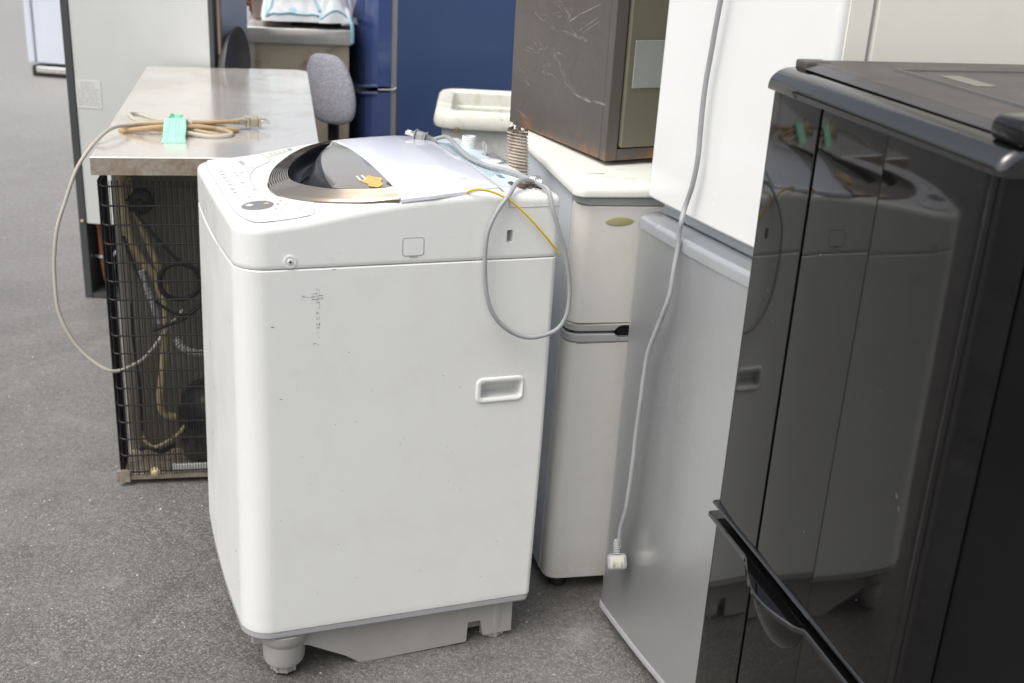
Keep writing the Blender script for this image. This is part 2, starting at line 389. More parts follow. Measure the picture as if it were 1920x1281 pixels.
# ------------------------------------------------------------------ ground
gv = []; gf = []
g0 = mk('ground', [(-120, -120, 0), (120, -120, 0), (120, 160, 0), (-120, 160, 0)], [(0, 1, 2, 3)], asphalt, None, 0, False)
g0['kind'] = 'structure'
gr = G()
for i in range(900):
    y = random.uniform(.9, 5.5); x = random.uniform(-.62*y-.1, .5*y)
    s = random.uniform(.0008, .0022)*(1+.2*y)
    a = random.uniform(0, 6.3)
    pts = [(x+s*cos(a+q)*random.uniform(.6, 1.2), y+s*sin(a+q)*random.uniform(.6, 1.2), .0002) for q in (0, 1.6, 3.1, 4.7)]
    gr.add(pts+[(x, y, s*.9)], [(0, 1, 4), (1, 2, 4), (2, 3, 4), (3, 0, 4), (3, 2, 1, 0)])
o = gr.mk('grit', chipm, None, 0); o['kind'] = 'stuff'; o['label'] = 'pale grit chips scattered over the grey asphalt'; o['category'] = 'grit'

# ================================================================== washing machine
WW = .57; D = .57
A_ = [0, .028, .11, .18, .25, .32, .4, .44, .48, .57]; Z_ = [.868, .8712, .878, .892, .9036, .912, .9177, .9175, .915, .911]
def interp(x, X, Y):
    if x <= X[0]: return Y[0]
    for i in range(1, len(X)):
        if x <= X[i]:
            t_ = (x-X[i-1])/(X[i]-X[i-1]); return Y[i-1]+(Y[i]-Y[i-1])*t_
    return Y[-1]
def zt(a, b):
    z = sum(interp(a+d, A_, Z_) for d in (-.03, -.015, 0, .015, .03))/5
    cr = interp(a, [0, .4, .57], [.013, .015, .004]); q = (b-WW/2)/(WW/2)
    return z+.004+cr*max(0, 1-q*q)
wm = frame('washing_machine', -.4565, 1.7564, 21.7508, .012, .0308,
           'white top-loading washing machine with smoked lid window standing in the middle of the asphalt', 'washing machine')
def wout(d=0, zz=None, dd=0):
    Dd = D+dd
    p = rrect(0, 0, Dd, WW, (.052, .012, .012, .07), 10)
    # subdivide front edge, bow it
    out = []
    n = len(p)
    for i in range(n):
        x0, y0 = p[i]; x1, y1 = p[(i+1) % n]
        L = math.hypot(x1-x0, y1-y0); k = max(1, int(L/.03))
        for j in range(k): out.append((x0+(x1-x0)*j/k, y0+(y1-y0)*j/k))
    out = [(x+(.010*((y-WW/2)/(WW/2))**2 if x < .3 else 0)*(1-x/.3 if x < .3 else 0), y) for x, y in out]
    return inset(out, d) if d else out
def wring(d, z, dd=0): return [(x, y, z) for x, y in wout(d, dd=dd)]
rings = [wring(.001, .117, -.008), wring(0, .119, -.008), wring(0, .13, -.008), wring(0, .45, -.002), wring(0, .79, 0), wring(0, .8005, 0), wring(.002, .8025, 0)]
v, f = loft(rings)
body = mk('body', v, f, white, wm)
# upper housing
rings = [wring(.004, .803), wring(.0015, .8045), wring(.0, .808)]
base = wout(0)
def topring(d, drop):
    pp = inset(base, d) if d else base
    return [(x, y, zt(*base[i])-drop) for i, (x, y) in enumerate(pp)]
r_ = .013
rings.append([(x, y, .812) for x, y in base]); rings.append(topring(0, r_+.006)); rings.append(topring(0, r_+.002))
for i in range(6):
    a = i/5*pi/2; rings.append(topring(r_*(1-cos(a)), r_*(1-sin(a))))
last = inset(base, r_); cx, cy = .3, WW/2
for k in range(1, 13):
    s = 1-k/13; rings.append([(cx+(x-cx)*s, cy+(y-cy)*s, zt(cx+(x-cx)*s, cy+(y-cy)*s)) for x, y in last])
rings.append([(cx, cy, zt(cx, cy))]*len(last)) if False else None
v, f = loft(rings)
housing = mk('top_housing', v, f, whitetop, wm)
boolcut(body, *prism(rrect(.434, .541, .5165, .5745, .006), -.04, .01, xf=FB))
boolcut(housing, *prism(rrect(.4705, .8335, .482, .8555, .0025), -.02, .01, xf=FB))
# seam shadow, slot plate
mk('slot_plate', *box(.468, .014, .83, .486, .016, .859), skirtm, wm, 0)
# recessed side handle
h = G(); o4 = rrect(.427, .534, .5195, .583, .012, 5); i4 = rrect(.4375, .5437, .5135, .572, .005, 5)
ringsh = [[FB(x, y, 0) for x, y in o4], [FB(x, y, .0025) for x, y in inset(o4, .0008)], [FB(x, y, .0035) for x, y in inset(o4, .003)], [FB(x, y, .003) for x, y in inset(i4, -.003)], [FB(x, y, .0005) for x, y in i4],
          [FB(x, y-.002, -.012) for x, y in inset(i4, .001)], [FB(x, y if y < .56 else y-.004, -.03) for x, y in inset(i4, .004)]]
v, f = loft(ringsh, False, True); mk('side_handle', v, f, white, wm, 50)
# hatch, corner lid lines, screw
def linebox(pts, w_, xf, h0=-.002, h1=.0003, closed=True):
    g = G(); n = len(pts)
    a = inset(pts, w_/2); b_ = inset(pts, -w_/2)
    v = [xf(x, y, h1) for x, y in a]+[xf(x, y, h1) for x, y in b_]
    f = [(i, (i+1) % n, n+(i+1) % n, n+i) for i in range(n)]
    return v, f
mk('hatch_outline', *linebox(rrect(.2842, .8170, .3214, .8483, .005, 5), .0012, FB), linem, wm, 0, False)
mk('hatch_cover', *prism(rrect(.2855, .8183, .3201, .847, .0045, 5), -.001, .0003, xf=FB), whitetop, wm)
mk('hatch_notch', *box(.296, -.0011, .8155, .310, .0, .8168), linem, wm, 0)
g = G()
g.add(*box(.4715, -.0006, .8950, .5675, 0, .8956)); g.add(*box(.4711, -.0006, .8956, .4719, 0, .909)); g.mk('corner_seam', linem, wm, 0)
g = G(); g.add(*lathe([(.0115, -.001), (.0112, .0012), (.008, .0016), (.0075, .0005)], .0945, .8165, 24, FB)); g.mk('screw_cup', whitetop, wm)
g = G(); g.add(*lathe([(.0055, -.001), (.0052, .0022), (.003, .003)], .0945, .8165, 20, FB)); sc = g.mk('screw', whitetop, wm)
g = G(); g.add(*box(.0915, -.0034, .8158, .0975, -.0028, .8172)); g.add(*box(.0938, -.0035, .8135, .0952, -.0029, .8195)); g.mk('screw_cross', seamdark, wm, 0)
# base band, skirt, feet
rb = [wring(.004, .1165, -.008), wring(.001, .1155, -.009), wring(.001, .106, -.010), wring(.006, .1, -.010)]
v, f = loft(rb); mk('base_band', v, f, greyplastic, wm)
sk = [(.10, .0995), (.10, .066), (.128, .0615), (.2, .024), (.2245, .0055), (.2434, .0042), (.4416, .0107), (.4441, .0544), (.4698, .0548), (.4771, .019), (.5362, .0207), (.536, .0995)][::-1]
sk = [(x, y) for x, y in sk]
mk('base_skirt', *prism(sk, -.042, -.028, xf=FB), skirtm, wm, 20)
g = G(); g.add(*box(.03, .06, .06, .53, .52, .0995)); g.add(*box(.24, .06, .02, .5, .5, .06)); g.add(*box(.1, .512, .03, .53, .524, .0995)); g.mk('base_tray', skirtm, wm, 0)
def foot(x, y, big):
    g = G()
    if big: g.add(*lathe([(.05, .0997), (.048, .085), (.043, .075), (.0405, .072), (.039, .04), (.036, .029), (.02, .027)], x, y, 28))
    else: g.add(*lathe([(.03, .0997), (.028, .03), (.02, .027)], x, y, 24))
    p = g.mk('foot_socket', skirtm, wm)
    g = G(); g.add(*lathe([(.018, .0268), (.022, .025), (.0225, .008), (.02, .007)], x, y, 24))
    for k in range(8):
        a = k*pi/4; g.add(*box(x+.0225*cos(a)-.003, y+.0225*sin(a)-.003, .008, x+.0225*cos(a)+.003, y+.0225*sin(a)+.003, .025, .001, 1))
    q = g.mk('foot', skirtm, wm)
    g = G(); g.add(*lathe([(.017, .0072), (.021, .007), (.021, .001), (.019, 0)], x, y, 20)); r = g.mk('rubber_pad', rubber, q)
foot(.086, .05, True); foot(.086, .5, True); foot(.505, .055, False); foot(.505, .5, False)
g = G(); g.add(*box(.225, .029, -.001, .238, .045, .007, .002, 1)); g.mk('green_clip', paint('green_scrap', (.35, .5, .42), .5), wm)

# ---- lid
def onlid(p, h): return (p[0], p[1], zt(p[0], p[1])+h)
outer = [(.275, .502), (.243, .493), (.211, .471), (.179, .43), (.153, .384), (.128, .336), (.109, .282), (.095, .22), (.096, .165), (.117, .118), (.158, .066), (.219, .022), (.278, .004)]
inner = [(.263, .474), (.24, .457), (.212, .423), (.183, .374), (.161, .331), (.143, .275), (.136, .215), (.15, .163), (.185, .109), (.232, .076), (.284, .052)]
mirr = [(.263, .472), (.231, .387), (.213, .319), (.198, .229), (.191, .158), (.195, .112), (.238, .080), (.283, .058)]
chord = [(.2755, .5), (.28, .419), (.285, .351), (.287, .256), (.288, .175), (.285, .086), (.284, .054)]
NT = 60
O_ = resamp(crm([(x, y, 0) for x, y in outer], 6), NT); I_ = resamp(crm([(x, y, 0) for x, y in inner], 6), NT)
M_ = resamp(crm([(x, y, 0) for x, y in mirr], 6), NT); K_ = resamp(crm([(x, y, 0) for x, y in chord], 6), NT)
LIDH = .0048
hp = [(p.x, p.y) for p in I_]+[(p.x, p.y) for p in K_[::-1]]
hp = hp if sum(hp[i-1][0]*hp[i][1]-hp[i][0]*hp[i-1][1] for i in range(len(hp))) > 0 else hp[::-1]
boolcut(housing, *prism(inset(hp, -.002), .862, 1.0))
# ribbed crescent: sawtooth ridges from rim to inner edge
NR = 9; rows = [[(p.x, p.y, zt(p.x, p.y)-.004) for p in O_], [(p.x, p.y, zt(p.x, p.y)+LIDH-.002) for p in O_]]
for k in range(NR):
    for s, hh in ((.08, -.0004), (.6, .0022), (.9, .0024), (1.0, -.0006)):
        u_ = (k+s)/NR*.97+.015
        rows.append([(O_[i].x+(I_[i].x-O_[i].x)*u_, O_[i].y+(I_[i].y-O_[i].y)*u_, zt(O_[i].x, O_[i].y)*(1-u_)+zt(I_[i].x, I_[i].y)*u_+LIDH+hh) for i in range(NT)])
rows.append([(p.x, p.y, zt(p.x, p.y)+LIDH+.0005) for p in I_])
v, f = loft(rows, False, False, False); lid_ring = mk('ribbed_lid_rim', v, f, smoke, wm, 25, False)
# finger recess
rows = []
for k in range(13):
    s = k/12; dep = .026*sin(pi*min(1, s*1.15)**.8)*(1 if s < .87 else .6)
    if k == 12: dep = .001
    if k == 0: dep = 0
    row = []
    for i in range(NT):
        p = I_[i].lerp(M_[i], s); wdt = (I_[i]-M_[i]).length; dd = dep*min(1, wdt/.03)
        row.append((p.x, p.y, zt(p.x, p.y)+LIDH-dd))
    rows.append(row)
v, f = loft(rows, False, False, False); mk('finger_recess', v, f, smokedark, wm, 60, False)
rows = []
for k in range(7):
    s = k/6; rows.append([((M_[i].x+(K_[i].x-M_[i].x)*s), (M_[i].y+(K_[i].y-M_[i].y)*s), zt(*(M_[i].lerp(K_[i], s))[:2])+LIDH-.0006+.0022*sin(pi*s)) for i in range(NT)])
v, f = loft(rows, False, False, False); mk('lid_window', v, f, smokeflat, wm, 60, False)
# teeth in the recess
g = G()
for k in range(7):
    s = k/6; p = Vector((.148+.030*s, .225+.05*s, 0)); z = zt(p.x, p.y)-.010
    g.add(*lathe([(.0028, z-.004), (.0026, z), (.001, z+.0015)], p.x, p.y, 8))
g.mk('recess_teeth', smokedark, wm)
# sticker on window
pts = [(.258+.016*cos(a)*(1+.25*sin(5*a)), .105+.034*sin(a)*(1+.12*cos(4*a))) for a in [i/22*2*pi for i in range(22)]]
v = [onlid(p, LIDH+.0022) for p in pts]; mk('torn_sticker', v, [tuple(range(22))], paint('orange_sticker', (.62, .42, .13), .5, dirt=.9, dcol=(.16, .12, .07), dscale=90), wm, 0, False)
g = G()
for a0 in (.238, .247): g.add([onlid(p, LIDH+.0026) for p in ((a0, .150), (a0+.004, .150), (a0+.004, .118), (a0, .118))], [(0, 1, 2, 3)])
g.mk('sticker_strip', paper, wm, 0, False)
# white lid panel (surface plate draped on zt)
farE = [(.277, .502), (.33, .507), (.40, .506), (.468, .498)]
nearE = [(.2805, .002), (.337, .000), (.398, .006), (.462, .03)]
def ruled(E1, E2, n1, n2, hf, wall=None):
    P = resamp([(x, y, 0) for x, y in E1], n1); Q = resamp([(x, y, 0) for x, y in E2], n1)
    rows = []
    for j in range(n2):
        s = j/(n2-1); rows.append([(P[i].lerp(Q[i], s)) for i in range(n1)])
    rr = [[(p.x, p.y, zt(p.x, p.y)+hf(i/(n1-1), j/(n2-1))) for i, p in enumerate(r)] for j, r in enumerate(rows)]
    v, f = loft(rr, False, False, False)
    if wall is not None:
        n = len(v); idx = list(range(n1))+[j*n1+n1-1 for j in range(1, n2)]+[(n2-1)*n1+i for i in range(n1-2, -1, -1)]+[j*n1 for j in range(n2-2, 0, -1)]
        m_ = len(idx)
        for i in idx: x, y, z = v[i]; v.append((x, y, zt(x, y)-wall))
        for k in range(m_): f.append((idx[k], idx[(k+1) % m_], n+(k+1) % m_, n+k))
    return v, f
edge = lambda t_: min(1, t_*30, (1-t_)*30)
def hl(s, q):
    e = min(1, max(0, min(s, 1-s))/.03, max(0, min(q, 1-q))/.016)
    return LIDH*(.55+.45*sqrt(max(0, 1-(1-e)**2)))
v, f = ruled(farE, nearE, 40, 70, hl, .003); mk('lid_panel', v, f, lidwhite, wm, 50)
mk('lid_seam', *ruled([(.4635, .508), (.4675, .508)], [(.4625, .012), (.4665, .012)], 2, 30, lambda s, q: .0006), linem, wm, 0, False)
v, f = ruled([(.36, .047+.0), (.362, .047)], [(.36, .06), (.362, .06)], 2, 2, lambda s, q: .001)
# small patch stickers
def decal(name, poly, mat, h=.0005, parent=wm):
    v = [(x, y, zt(x, y)+h) for x, y in poly]; cx = sum(p[0] for p in poly)/len(poly); cy = sum(p[1] for p in poly)/len(poly)
    v.append((cx, cy, zt(cx, cy)+h)); n = len(poly)
    return mk(name, v, [(i, (i+1) % n, n) for i in range(n)], mat, parent, 0, False)
decal('small_label', [(.404, .105), (.418, .105), (.418, .07), (.404, .07)], whitetop, LIDH+.0006)
# console
Ein = [(.131, .545), (.1345, .50), (.136, .428), (.112, .395), (.098, .374), (.084, .33), (.077, .295), (.073, .23), (.078, .195), (.086, .17), (.1, .145), (.115, .127), (.136, .10), (.150, .075), (.14, .03), (.132, .018)]
Eout = [(.033, .545), (.026, .52), (.02, .47), (.016, .38), (.0155, .28), (.017, .18), (.02, .09), (.03, .045), (.045, .022), (.062, .018)]
v, f = ruled([(x, y) for x, y in [tuple(p[:2]) for p in crm([(x, y, 0) for x, y in Ein], 4)]], [(x, y) for x, y in [tuple(p[:2]) for p in crm([(x, y, 0) for x, y in Eout], 4)]], 60, 14, lambda s, q: .0005)
mk('control_panel', v, f, panelm, wm, 50, False)
pl = [tuple(p[:2]) for p in crm([(x, y, 0) for x, y in Ein+Eout[::-1]], 3)]
g = G(); n = len(pl); a = inset(pl, .0004); b_ = inset(pl, -.0004)
g.add([onlid(p, .0007) for p in a]+[onlid(p, .0007) for p in b_], [(i, (i+1) % n, n+(i+1) % n, n+i) for i in range(n)]); g.mk('panel_outline', linem, wm, 0, False)
g = G(); g.add([onlid(p, .0008) for p in ((.0465, .394), (.0475, .394), (.0475, .184), (.0465, .184))], [(0, 1, 2, 3)]); g.mk('panel_rule', linem, wm, 0, False)
def ell(cx, cy, ra, rb_, n=28, rot=0): return [(cx+ra*cos(i/n*2*pi)*cos(rot)-rb_*sin(i/n*2*pi)*sin(rot), cy+ra*cos(i/n*2*pi)*sin(rot)+rb_*sin(i/n*2*pi)*cos(rot)) for i in range(n)]
def button(name, cx, cy, ra, rb_, mat, h=.0014, parent=wm):
    rs = []
    for s, hh in ((1.06, .0002), (1, .6), (.93, .95), (.6, 1.0), (.25, 1.0)):
        rs.append([(x, y, zt(x, y)+.0006+h*hh) for x, y in ell(cx, cy, ra*s, rb_*s)])
    v, f = loft(rs, False, True); return mk(name, v, f, mat, parent, 50)
for k, by in enumerate((.379, .345, .312, .281, .250, .221, .194)):
    button('program_button', .033, by, .0095, .011, btn)
button('timer_button', .040, .165, .0155, .0125, btn); 
g = G(); e1 = ell(.040, .165, .017, .014); e2 = ell(.040, .165, .0163, .0133)
g.add([onlid(p, .0009) for p in e1]+[onlid(p, .0009) for p in e2], [(i, (i+1) % 28, 28+(i+1) % 28, 28+i) for i in range(28)]); g.mk('button_ring', linem, wm, 0, False)
decal('oval_surround', ell(.062, .105, .031, .029), paint('pale_ring', (.62, .61, .58), .4), .0007)
bt = button('start_button', .0605, .106, .0255, .0235, ovalgrey)
button('power_button', .1075, .0645, .0145, .0125, btn)
g = G(); e1 = ell(.1075, .0645, .0165, .0145); e2 = ell(.1075, .0645, .0158, .0138)
g.add([onlid(p, .0009) for p in e1]+[onlid(p, .0009) for p in e2], [(i, (i+1) % 28, 28+(i+1) % 28, 28+i) for i in range(28)]); g.mk('button_ring', linem, wm, 0, False)
def star(cx, cy, r, k=5, q=.42): return [(cx+(r if i % 2 == 0 else r*q)*cos(i/(2*k)*2*pi), cy+(r if i % 2 == 0 else r*q)*sin(i/(2*k)*2*pi)) for i in range(2*k)]
decal('star_mark', star(.075, .106, .0075), gold, .0026); decal('burst_mark', star(.047, .107, .009, 8, .5), btn, .0026)
g = G()
def caption(txt, a0, b0, size, h=.0008):
    v, f = glyphs(txt, size, lambda x, y: (a0+y, b0-x, zt(a0+y, b0-x)+h), linem, '', wm); g.add(v, f)
caption('入', .055, .119, .006, .0027); caption('切', .114, .069, .006, .0027)
for k, by in enumerate((.379, .345, .312, .281, .250, .221, .194)): caption(('予約', '風乾', '脱水', 'すすぎ', '洗い', '水量', '槽')[k], .034, by, .0085, .0023)
cols = (.058, .070, .082, .093)
for k, by in enumerate((.383, .352, .322, .292, .262, .232, .205)):
    for j, ca in enumerate(cols):
        if (k*3+j*5) % 7 in (0, 4) or ca > interp(by, [.16, .23, .3, .4], [.08, .068, .072, .1]): continue
        caption(('標準', '9分', '多い', '6', '2回', '中', '少', '3分')[(k+j*3) % 8], ca, by, .0082)
caption('スタート', .078, .14, .006); caption('電源', .093, .1, .0065); caption('標準', .1, .115, .006); caption('毛布', .104, .09, .006)
caption('お急ぎ', .086, .075, .006); caption('ドライ', .09, .128, .006); caption('コース', .016+.005, .30, .005)
v, f = glyphs('全自動洗濯機', .009, lambda x, y: (.085+y, .455-x, zt(.085+y, .455-x)+.0008), linem, '', wm); g.add(v, f)
g.mk('panel_captions', linem, wm, 0, False)
# info sticker on far deck + blue rear label with print
decal('info_sticker', [(.140, .475), (.146, .530), (.195, .535), (.198, .500)], paper, .0006)
g = G()
for k in range(5):
    a0 = .150+k*.009; g.add([onlid(p, .001) for p in ((a0, .49), (a0+.0016, .49), (a0+.0016, .522), (a0, .522))], [(0, 1, 2, 3)])
g.add([onlid(p, .001) for p in ((.187, .508), (.194, .505), (.194, .528), (.187, .528))], [(0, 1, 2, 3)]); g.mk('sticker_print', linem, wm, 0, False)
v, f = ruled([(.4705, .50), (.50, .50), (.548, .47)], [(.4695, .045), (.495, .048), (.535, .085)], 20, 40, lambda s, q: .0006); mk('rear_label', v, f, bluelabel, wm, 50, False)
g = G(); random.seed(3)
for r in range(7):
    a0 = .474+r*.0055; bq = .455
    while bq > .11+r*.006:
        L = random.uniform(.004, .016); g.add([onlid(p, .0010) for p in ((a0, bq), (a0+.0018, bq), (a0+.0018, bq-L), (a0, bq-L))], [(0, 1, 2, 3)]); bq -= L+random.uniform(.002, .006)
for (a0, b0, a1, b1) in ((.492, .105, .503, .13), (.522, .262, .528, .285)):
    g.add([onlid(p, .0011) for p in ((a0, b0), (a1, b0), (a1, b1), (a0, b1))], [(0, 1, 2, 3)])
g.mk('label_print', paint('teal_print', (.16, .25, .27), .5), wm, 0, False)
# threaded water inlet, cap disc, clear shard, drain hose
zz = zt(.534, .405)-.001
prof = [(.0135, zz)]
for k in range(7): prof += [(.0150, zz+.002+k*.003), (.0135, zz+.0035+k*.003)]
prof += [(.0145, zz+.024), (.0138, zz+.026), (.0110, zz+.026), (.0105, zz+.004)]
g = G(); g.add(*lathe(prof, .534, .405, 24)); g.mk('water_inlet', whitetop, wm, 40)
zz = zt(.53, .26); g = G(); g.add(*lathe([(.021, zz), (.021, zz+.002), (.019, zz+.003)], .53, .26, 28)); g.mk('soap_inlet_cap', whitetop, wm)
zz = zt(.542, .325); g = G(); g.add([(.536, .335, zz), (.537, .315, zz), (.539, .312, zz+.02), (.5375, .334, zz+.028), (.538, .336, zz), (.539, .316, zz), (.541, .313, zz+.02), (.5395, .335, zz+.028)], [(0, 1, 2, 3), (4, 7, 6, 5), (0, 4, 5, 1), (1, 5, 6, 2), (2, 6, 7, 3), (3, 7, 4, 0)])
g.add(*box(.54, .25, zz, .562, .34, zz+.003, .001, 1)); g.mk('clear_hinge_stub', clear, wm, 0)
P = []; base_ = Vector((.600, .283, .860)); topv = Vector((.597, .298, .976))
rings = []; K = 19; ax = (topv-base_)
for k in range(K*4+1):
    s = k/(K*4); c = base_+ax*s; rr = .0192+.0022*cos(2*pi*k/4) if True else 0
    rings.append([(c.x+rr*cos(q/24*2*pi), c.y+rr*sin(q/24*2*pi), c.z-.12*rr*cos(q/24*2*pi)) for q in range(24)])
for s, rr in ((1.0, .017), (.7, .0165), (.3, .0165)):
    c = base_+ax*s; rings.append([(c.x+rr*cos(q/24*2*pi), c.y+rr*sin(q/24*2*pi), c.z) for q in range(24)])
v, f = loft(rings); hose = mk('drain_hose', v, f, hosem, wm, 60)
g = G(); random.seed(5)
for k in range(70):
    a = random.uniform(0, 6.3); q = topv+Vector((.0175*cos(a), .0175*sin(a), random.uniform(-.012, .004))); s = random.uniform(.001, .0028)
    g.add(*box(q.x-s, q.y-s, q.z-s, q.x+s, q.y+s*.8, q.z+s*random.uniform(.4, 1.6)))
g.mk('hose_crud', rustm, hose, 0)
# cords
deck = [(.470, .441), (.487, .425), (.484, .38), (.474, .30), (.476, .24), (.483, .19), (.496, .163), (.512, .146), (.527, .125), (.537, .10), (.540, .063)]
P = [(x, y, zt(x, y)+.0075+.012*sin(pi*min(1, i/4))*(1 if i < 4 else 0)) for i, (x, y) in enumerate(deck)]
P += [(.539, .025, zt(.54, .03)+.010), (.541, -.005, .925), (.545, -.02, .895), (.556, -.025, .862), (.571, -.025, .821), (.583, -.025, .772), (.587, -.025, .732), (.582, -.025, .697), (.563, -.025, .673), (.522, -.024, .663), (.489, -.022, .671), (.46, -.021, .692), (.44, -.02, .721), (.43, -.019, .756), (.426, -.018, .799), (.427, -.017, .846), (.435, -.016, .874), (.449, -.013, .898), (.469, -.006, .920), (.487, .012, .934), (.51, .035, .935), (.530, .05, .930), (.548, .062, .921)]
g = G(); g.add(*tube(P, .0041, 10, 5)); g.mk('power_cord', cordgrey, wm, 60)
def mkplug(parent, org, direc, upv, mat, sc=1.0, face=False, pm=None):
    d = Vector(direc).normalized(); u_ = Vector(upv); u_ = (u_-d*u_.dot(d)).normalized(); s_ = d.cross(u_)
    T = lambda v: [tuple(Vector(org)+(s_*p[0]+d*p[1]+u_*p[2])*sc) for p in v]
    g = G()
    def bx(*a, **k): v, f = box(*a, **k); g.add(T(v), f)
    bx(-.0135, .0, -.009, .0135, .0035, .009, bev=.002, seg=2)
    bx(-.0105, -.016, -.0078, .0105, .001, .0078, bev=.004, seg=3)
    bx(-.0115, -.0185, -.0088, .0115, -.0155, .0088, bev=.001, seg=2)
    for k in range(5):
        w_ = .0085-k*.0008; bx(-w_*.8, -.0222-k*.0036, -w_*.7, w_*.8, -.0202-k*.0036, w_*.7, bev=.0006, seg=1)
    bx(-.0042, -.04, -.0042, .0042, -.016, .0042, bev=.001, seg=1)
    p = g.mk('plug', mat, parent, 50)
    for sgn in (-1, 1):
        g = G(); v, f = box(sgn*.0063-.0009, .003, -.0032, sgn*.0063+.0009, .0195, .0032, bev=.0005, seg=1); g.add(T(v), f); g.mk('prong', metal, p, 40)
    return p
pz = zt(.445, .437)
mkplug(wm, (.436, .451, pz+.0125), (-.62, .35, .16), (0, 0, 1), plugm, 1.12)
# crud and tie at the cord entry
g = G(); random.seed(11)
for k in range(120):
    s = random.random(); x = .495+.055*s+random.gauss(0, .003); y = .052+.012*s+random.gauss(0, .007+.003*s); z = zt(x, y); r = random.uniform(.0008, .003)
    g.add(*box(x-r, y-r*1.5, z, x+r, y+r, z+r*random.uniform(.5, 2)))
g.mk('dried_crud', rustm, wm, 0)
g = G()
for k in range(4):
    g.add(*tube([(.536+k*.003+.0065*cos(q), .055+.0065*sin(q)*.6, .930+.0065*sin(q)) for q in [i/10*2*pi for i in range(11)]], .0011, 6, 2))
g.mk('cord_tie', metal, wm, 60)
P = [(.394, .010, .9185), (.400, .002, .926), (.412, -.003, .9295), (.432, -.006, .9265), (.45, -.007, .920), (.474, -.008, .907), (.5, -.0085, .885), (.527, -.008, .858), (.554, -.006, .829), (.571, -.003, .808)]
g = G(); g.add(*tube(P, .0019, 8, 5)); g.mk('ground_wire', yellow, wm, 60)
# scuffs: dashed scrape and small nicks on the body side
g = G(); random.seed(21)
def dash(x, z, w_, h_): g.add([(x, -.00035, z), (x+w_, -.00035, z+random.uniform(-.0004, .0004)), (x+w_, -.00035, z+h_), (x, -.00035, z+h_*.8)], [(0, 1, 2, 3)])
z = .767
while z > .668:
    if random.random() < .62:
        for xx in (.1378, .1402, .1422):
            if random.random() < .7: dash(xx, z, random.uniform(.0006, .0018), random.uniform(.0005, .0018))
    z -= .0024
for k in range(34): dash(.112+random.random()*.036, .752+random.gauss(0, .004), random.uniform(.001, .007), random.uniform(.0002, .0005))
for k in range(8): dash(.125+random.random()*.012, .671+random.gauss(0, .0015), random.uniform(.001, .005), .0003)
for k in range(34): dash(random.uniform(.07, .56), random.uniform(.15, .79), random.uniform(.0005, .0016), random.uniform(.0005, .002))
for (x, z) in ((.075, .575), (.165, .799), (.062, .705)): dash(x, z, .005, .0012)
g.mk('scuff_marks', paint('scuff_grey', (.09, .09, .095), .7), wm, 0, False)

# ================================================================== black fridge
bf = frame('black_refrigerator', .4563, 1.1032, 15.3043, label='glossy black two-door refrigerator at the right edge reflecting the washing machine', cat='refrigerator')
BW = .5
def doorprof(b0=0., b1=BW, th=.043):
    p = [(th, b1), (.02, b1)]
    for i in range(6): a = i/5*pi/2; p.append((.018*(1-sin(a)), b1-.018*(1-cos(a))))
    p += [(-.002, .42), (-.0015, .3575)]
    p += [(-.001, .3555), (.0035, .3548), (.0035, .3497), (-.001, .3490)]
    p += [(-.0025, .30), (-.0015, .2012), (.0005, .2), (-.0015, .1988), (-.003, .10), (-.002, .022)]
    p += [(-.001, .018), (.0002, .016), (-.0006, .0125), (.001, .006)]
    for i in range(5): a = i/4*pi/2; p.append((.008-.006*cos(a), .006*(1-sin(a))))
    p += [(th, 0)]
    return p
dp = doorprof()
def extr(prof, z0, z1): return loft([[(a, b_, z0) for a, b_ in prof], [(a, b_, z1) for a, b_ in prof]])
mk('upper_door', *extr(dp, .5485, 1.1735), blackgloss, bf, 28)
mk('lower_door', *extr(dp, .04, .5270), blackgloss, bf, 28)
# door cap swept along b
cap = [(.043, 1.1725), (-.004, 1.1725), (-.0065, 1.174), (-.0065, 1.179)]
for i in range(10): a = i/9*pi/2; cap.append((-.0065+.034*(1-cos(a)), 1.179+.0235*sin(a)))
cap += [(.043, 1.2045)]
def sweepb(prof, b0, b1, nb=2, end=.01):
    rs = []
    for s in range(7):
        a = s/6*pi/2; q = end*(1-sin(a)); rs.append((b0+end*(1-cos(a)), q))
    pts = [(b0+end*(1-sin(pi/2-s/6*pi/2)) if False else b0+end*(1-cos(s/6*pi/2)), end*(1-sin(s/6*pi/2))) for s in range(7)]
    pts += [(b1-end*(1-cos(s/6*pi/2)), end*(1-sin(s/6*pi/2))) for s in range(6, -1, -1)]
    zc = min(p[1] for p in prof); ac = max(p[0] for p in prof)
    rings = []
    for b_, q in pts: rings.append([(min(ac, a+q) if a < ac-.001 else a, b_, max(zc, z-q*.8) if z > zc+.003 else z) for a, z in prof])
    return loft(rings)
capm = paint('black_gloss_cap', (.004, .004, .004), .03, rvar=.02, ior=1.8, spec=.6, bmp=.02, bscale=12)
mk('door_cap', *sweepb(cap, -.003, BW+.002), capm, bf, 40)
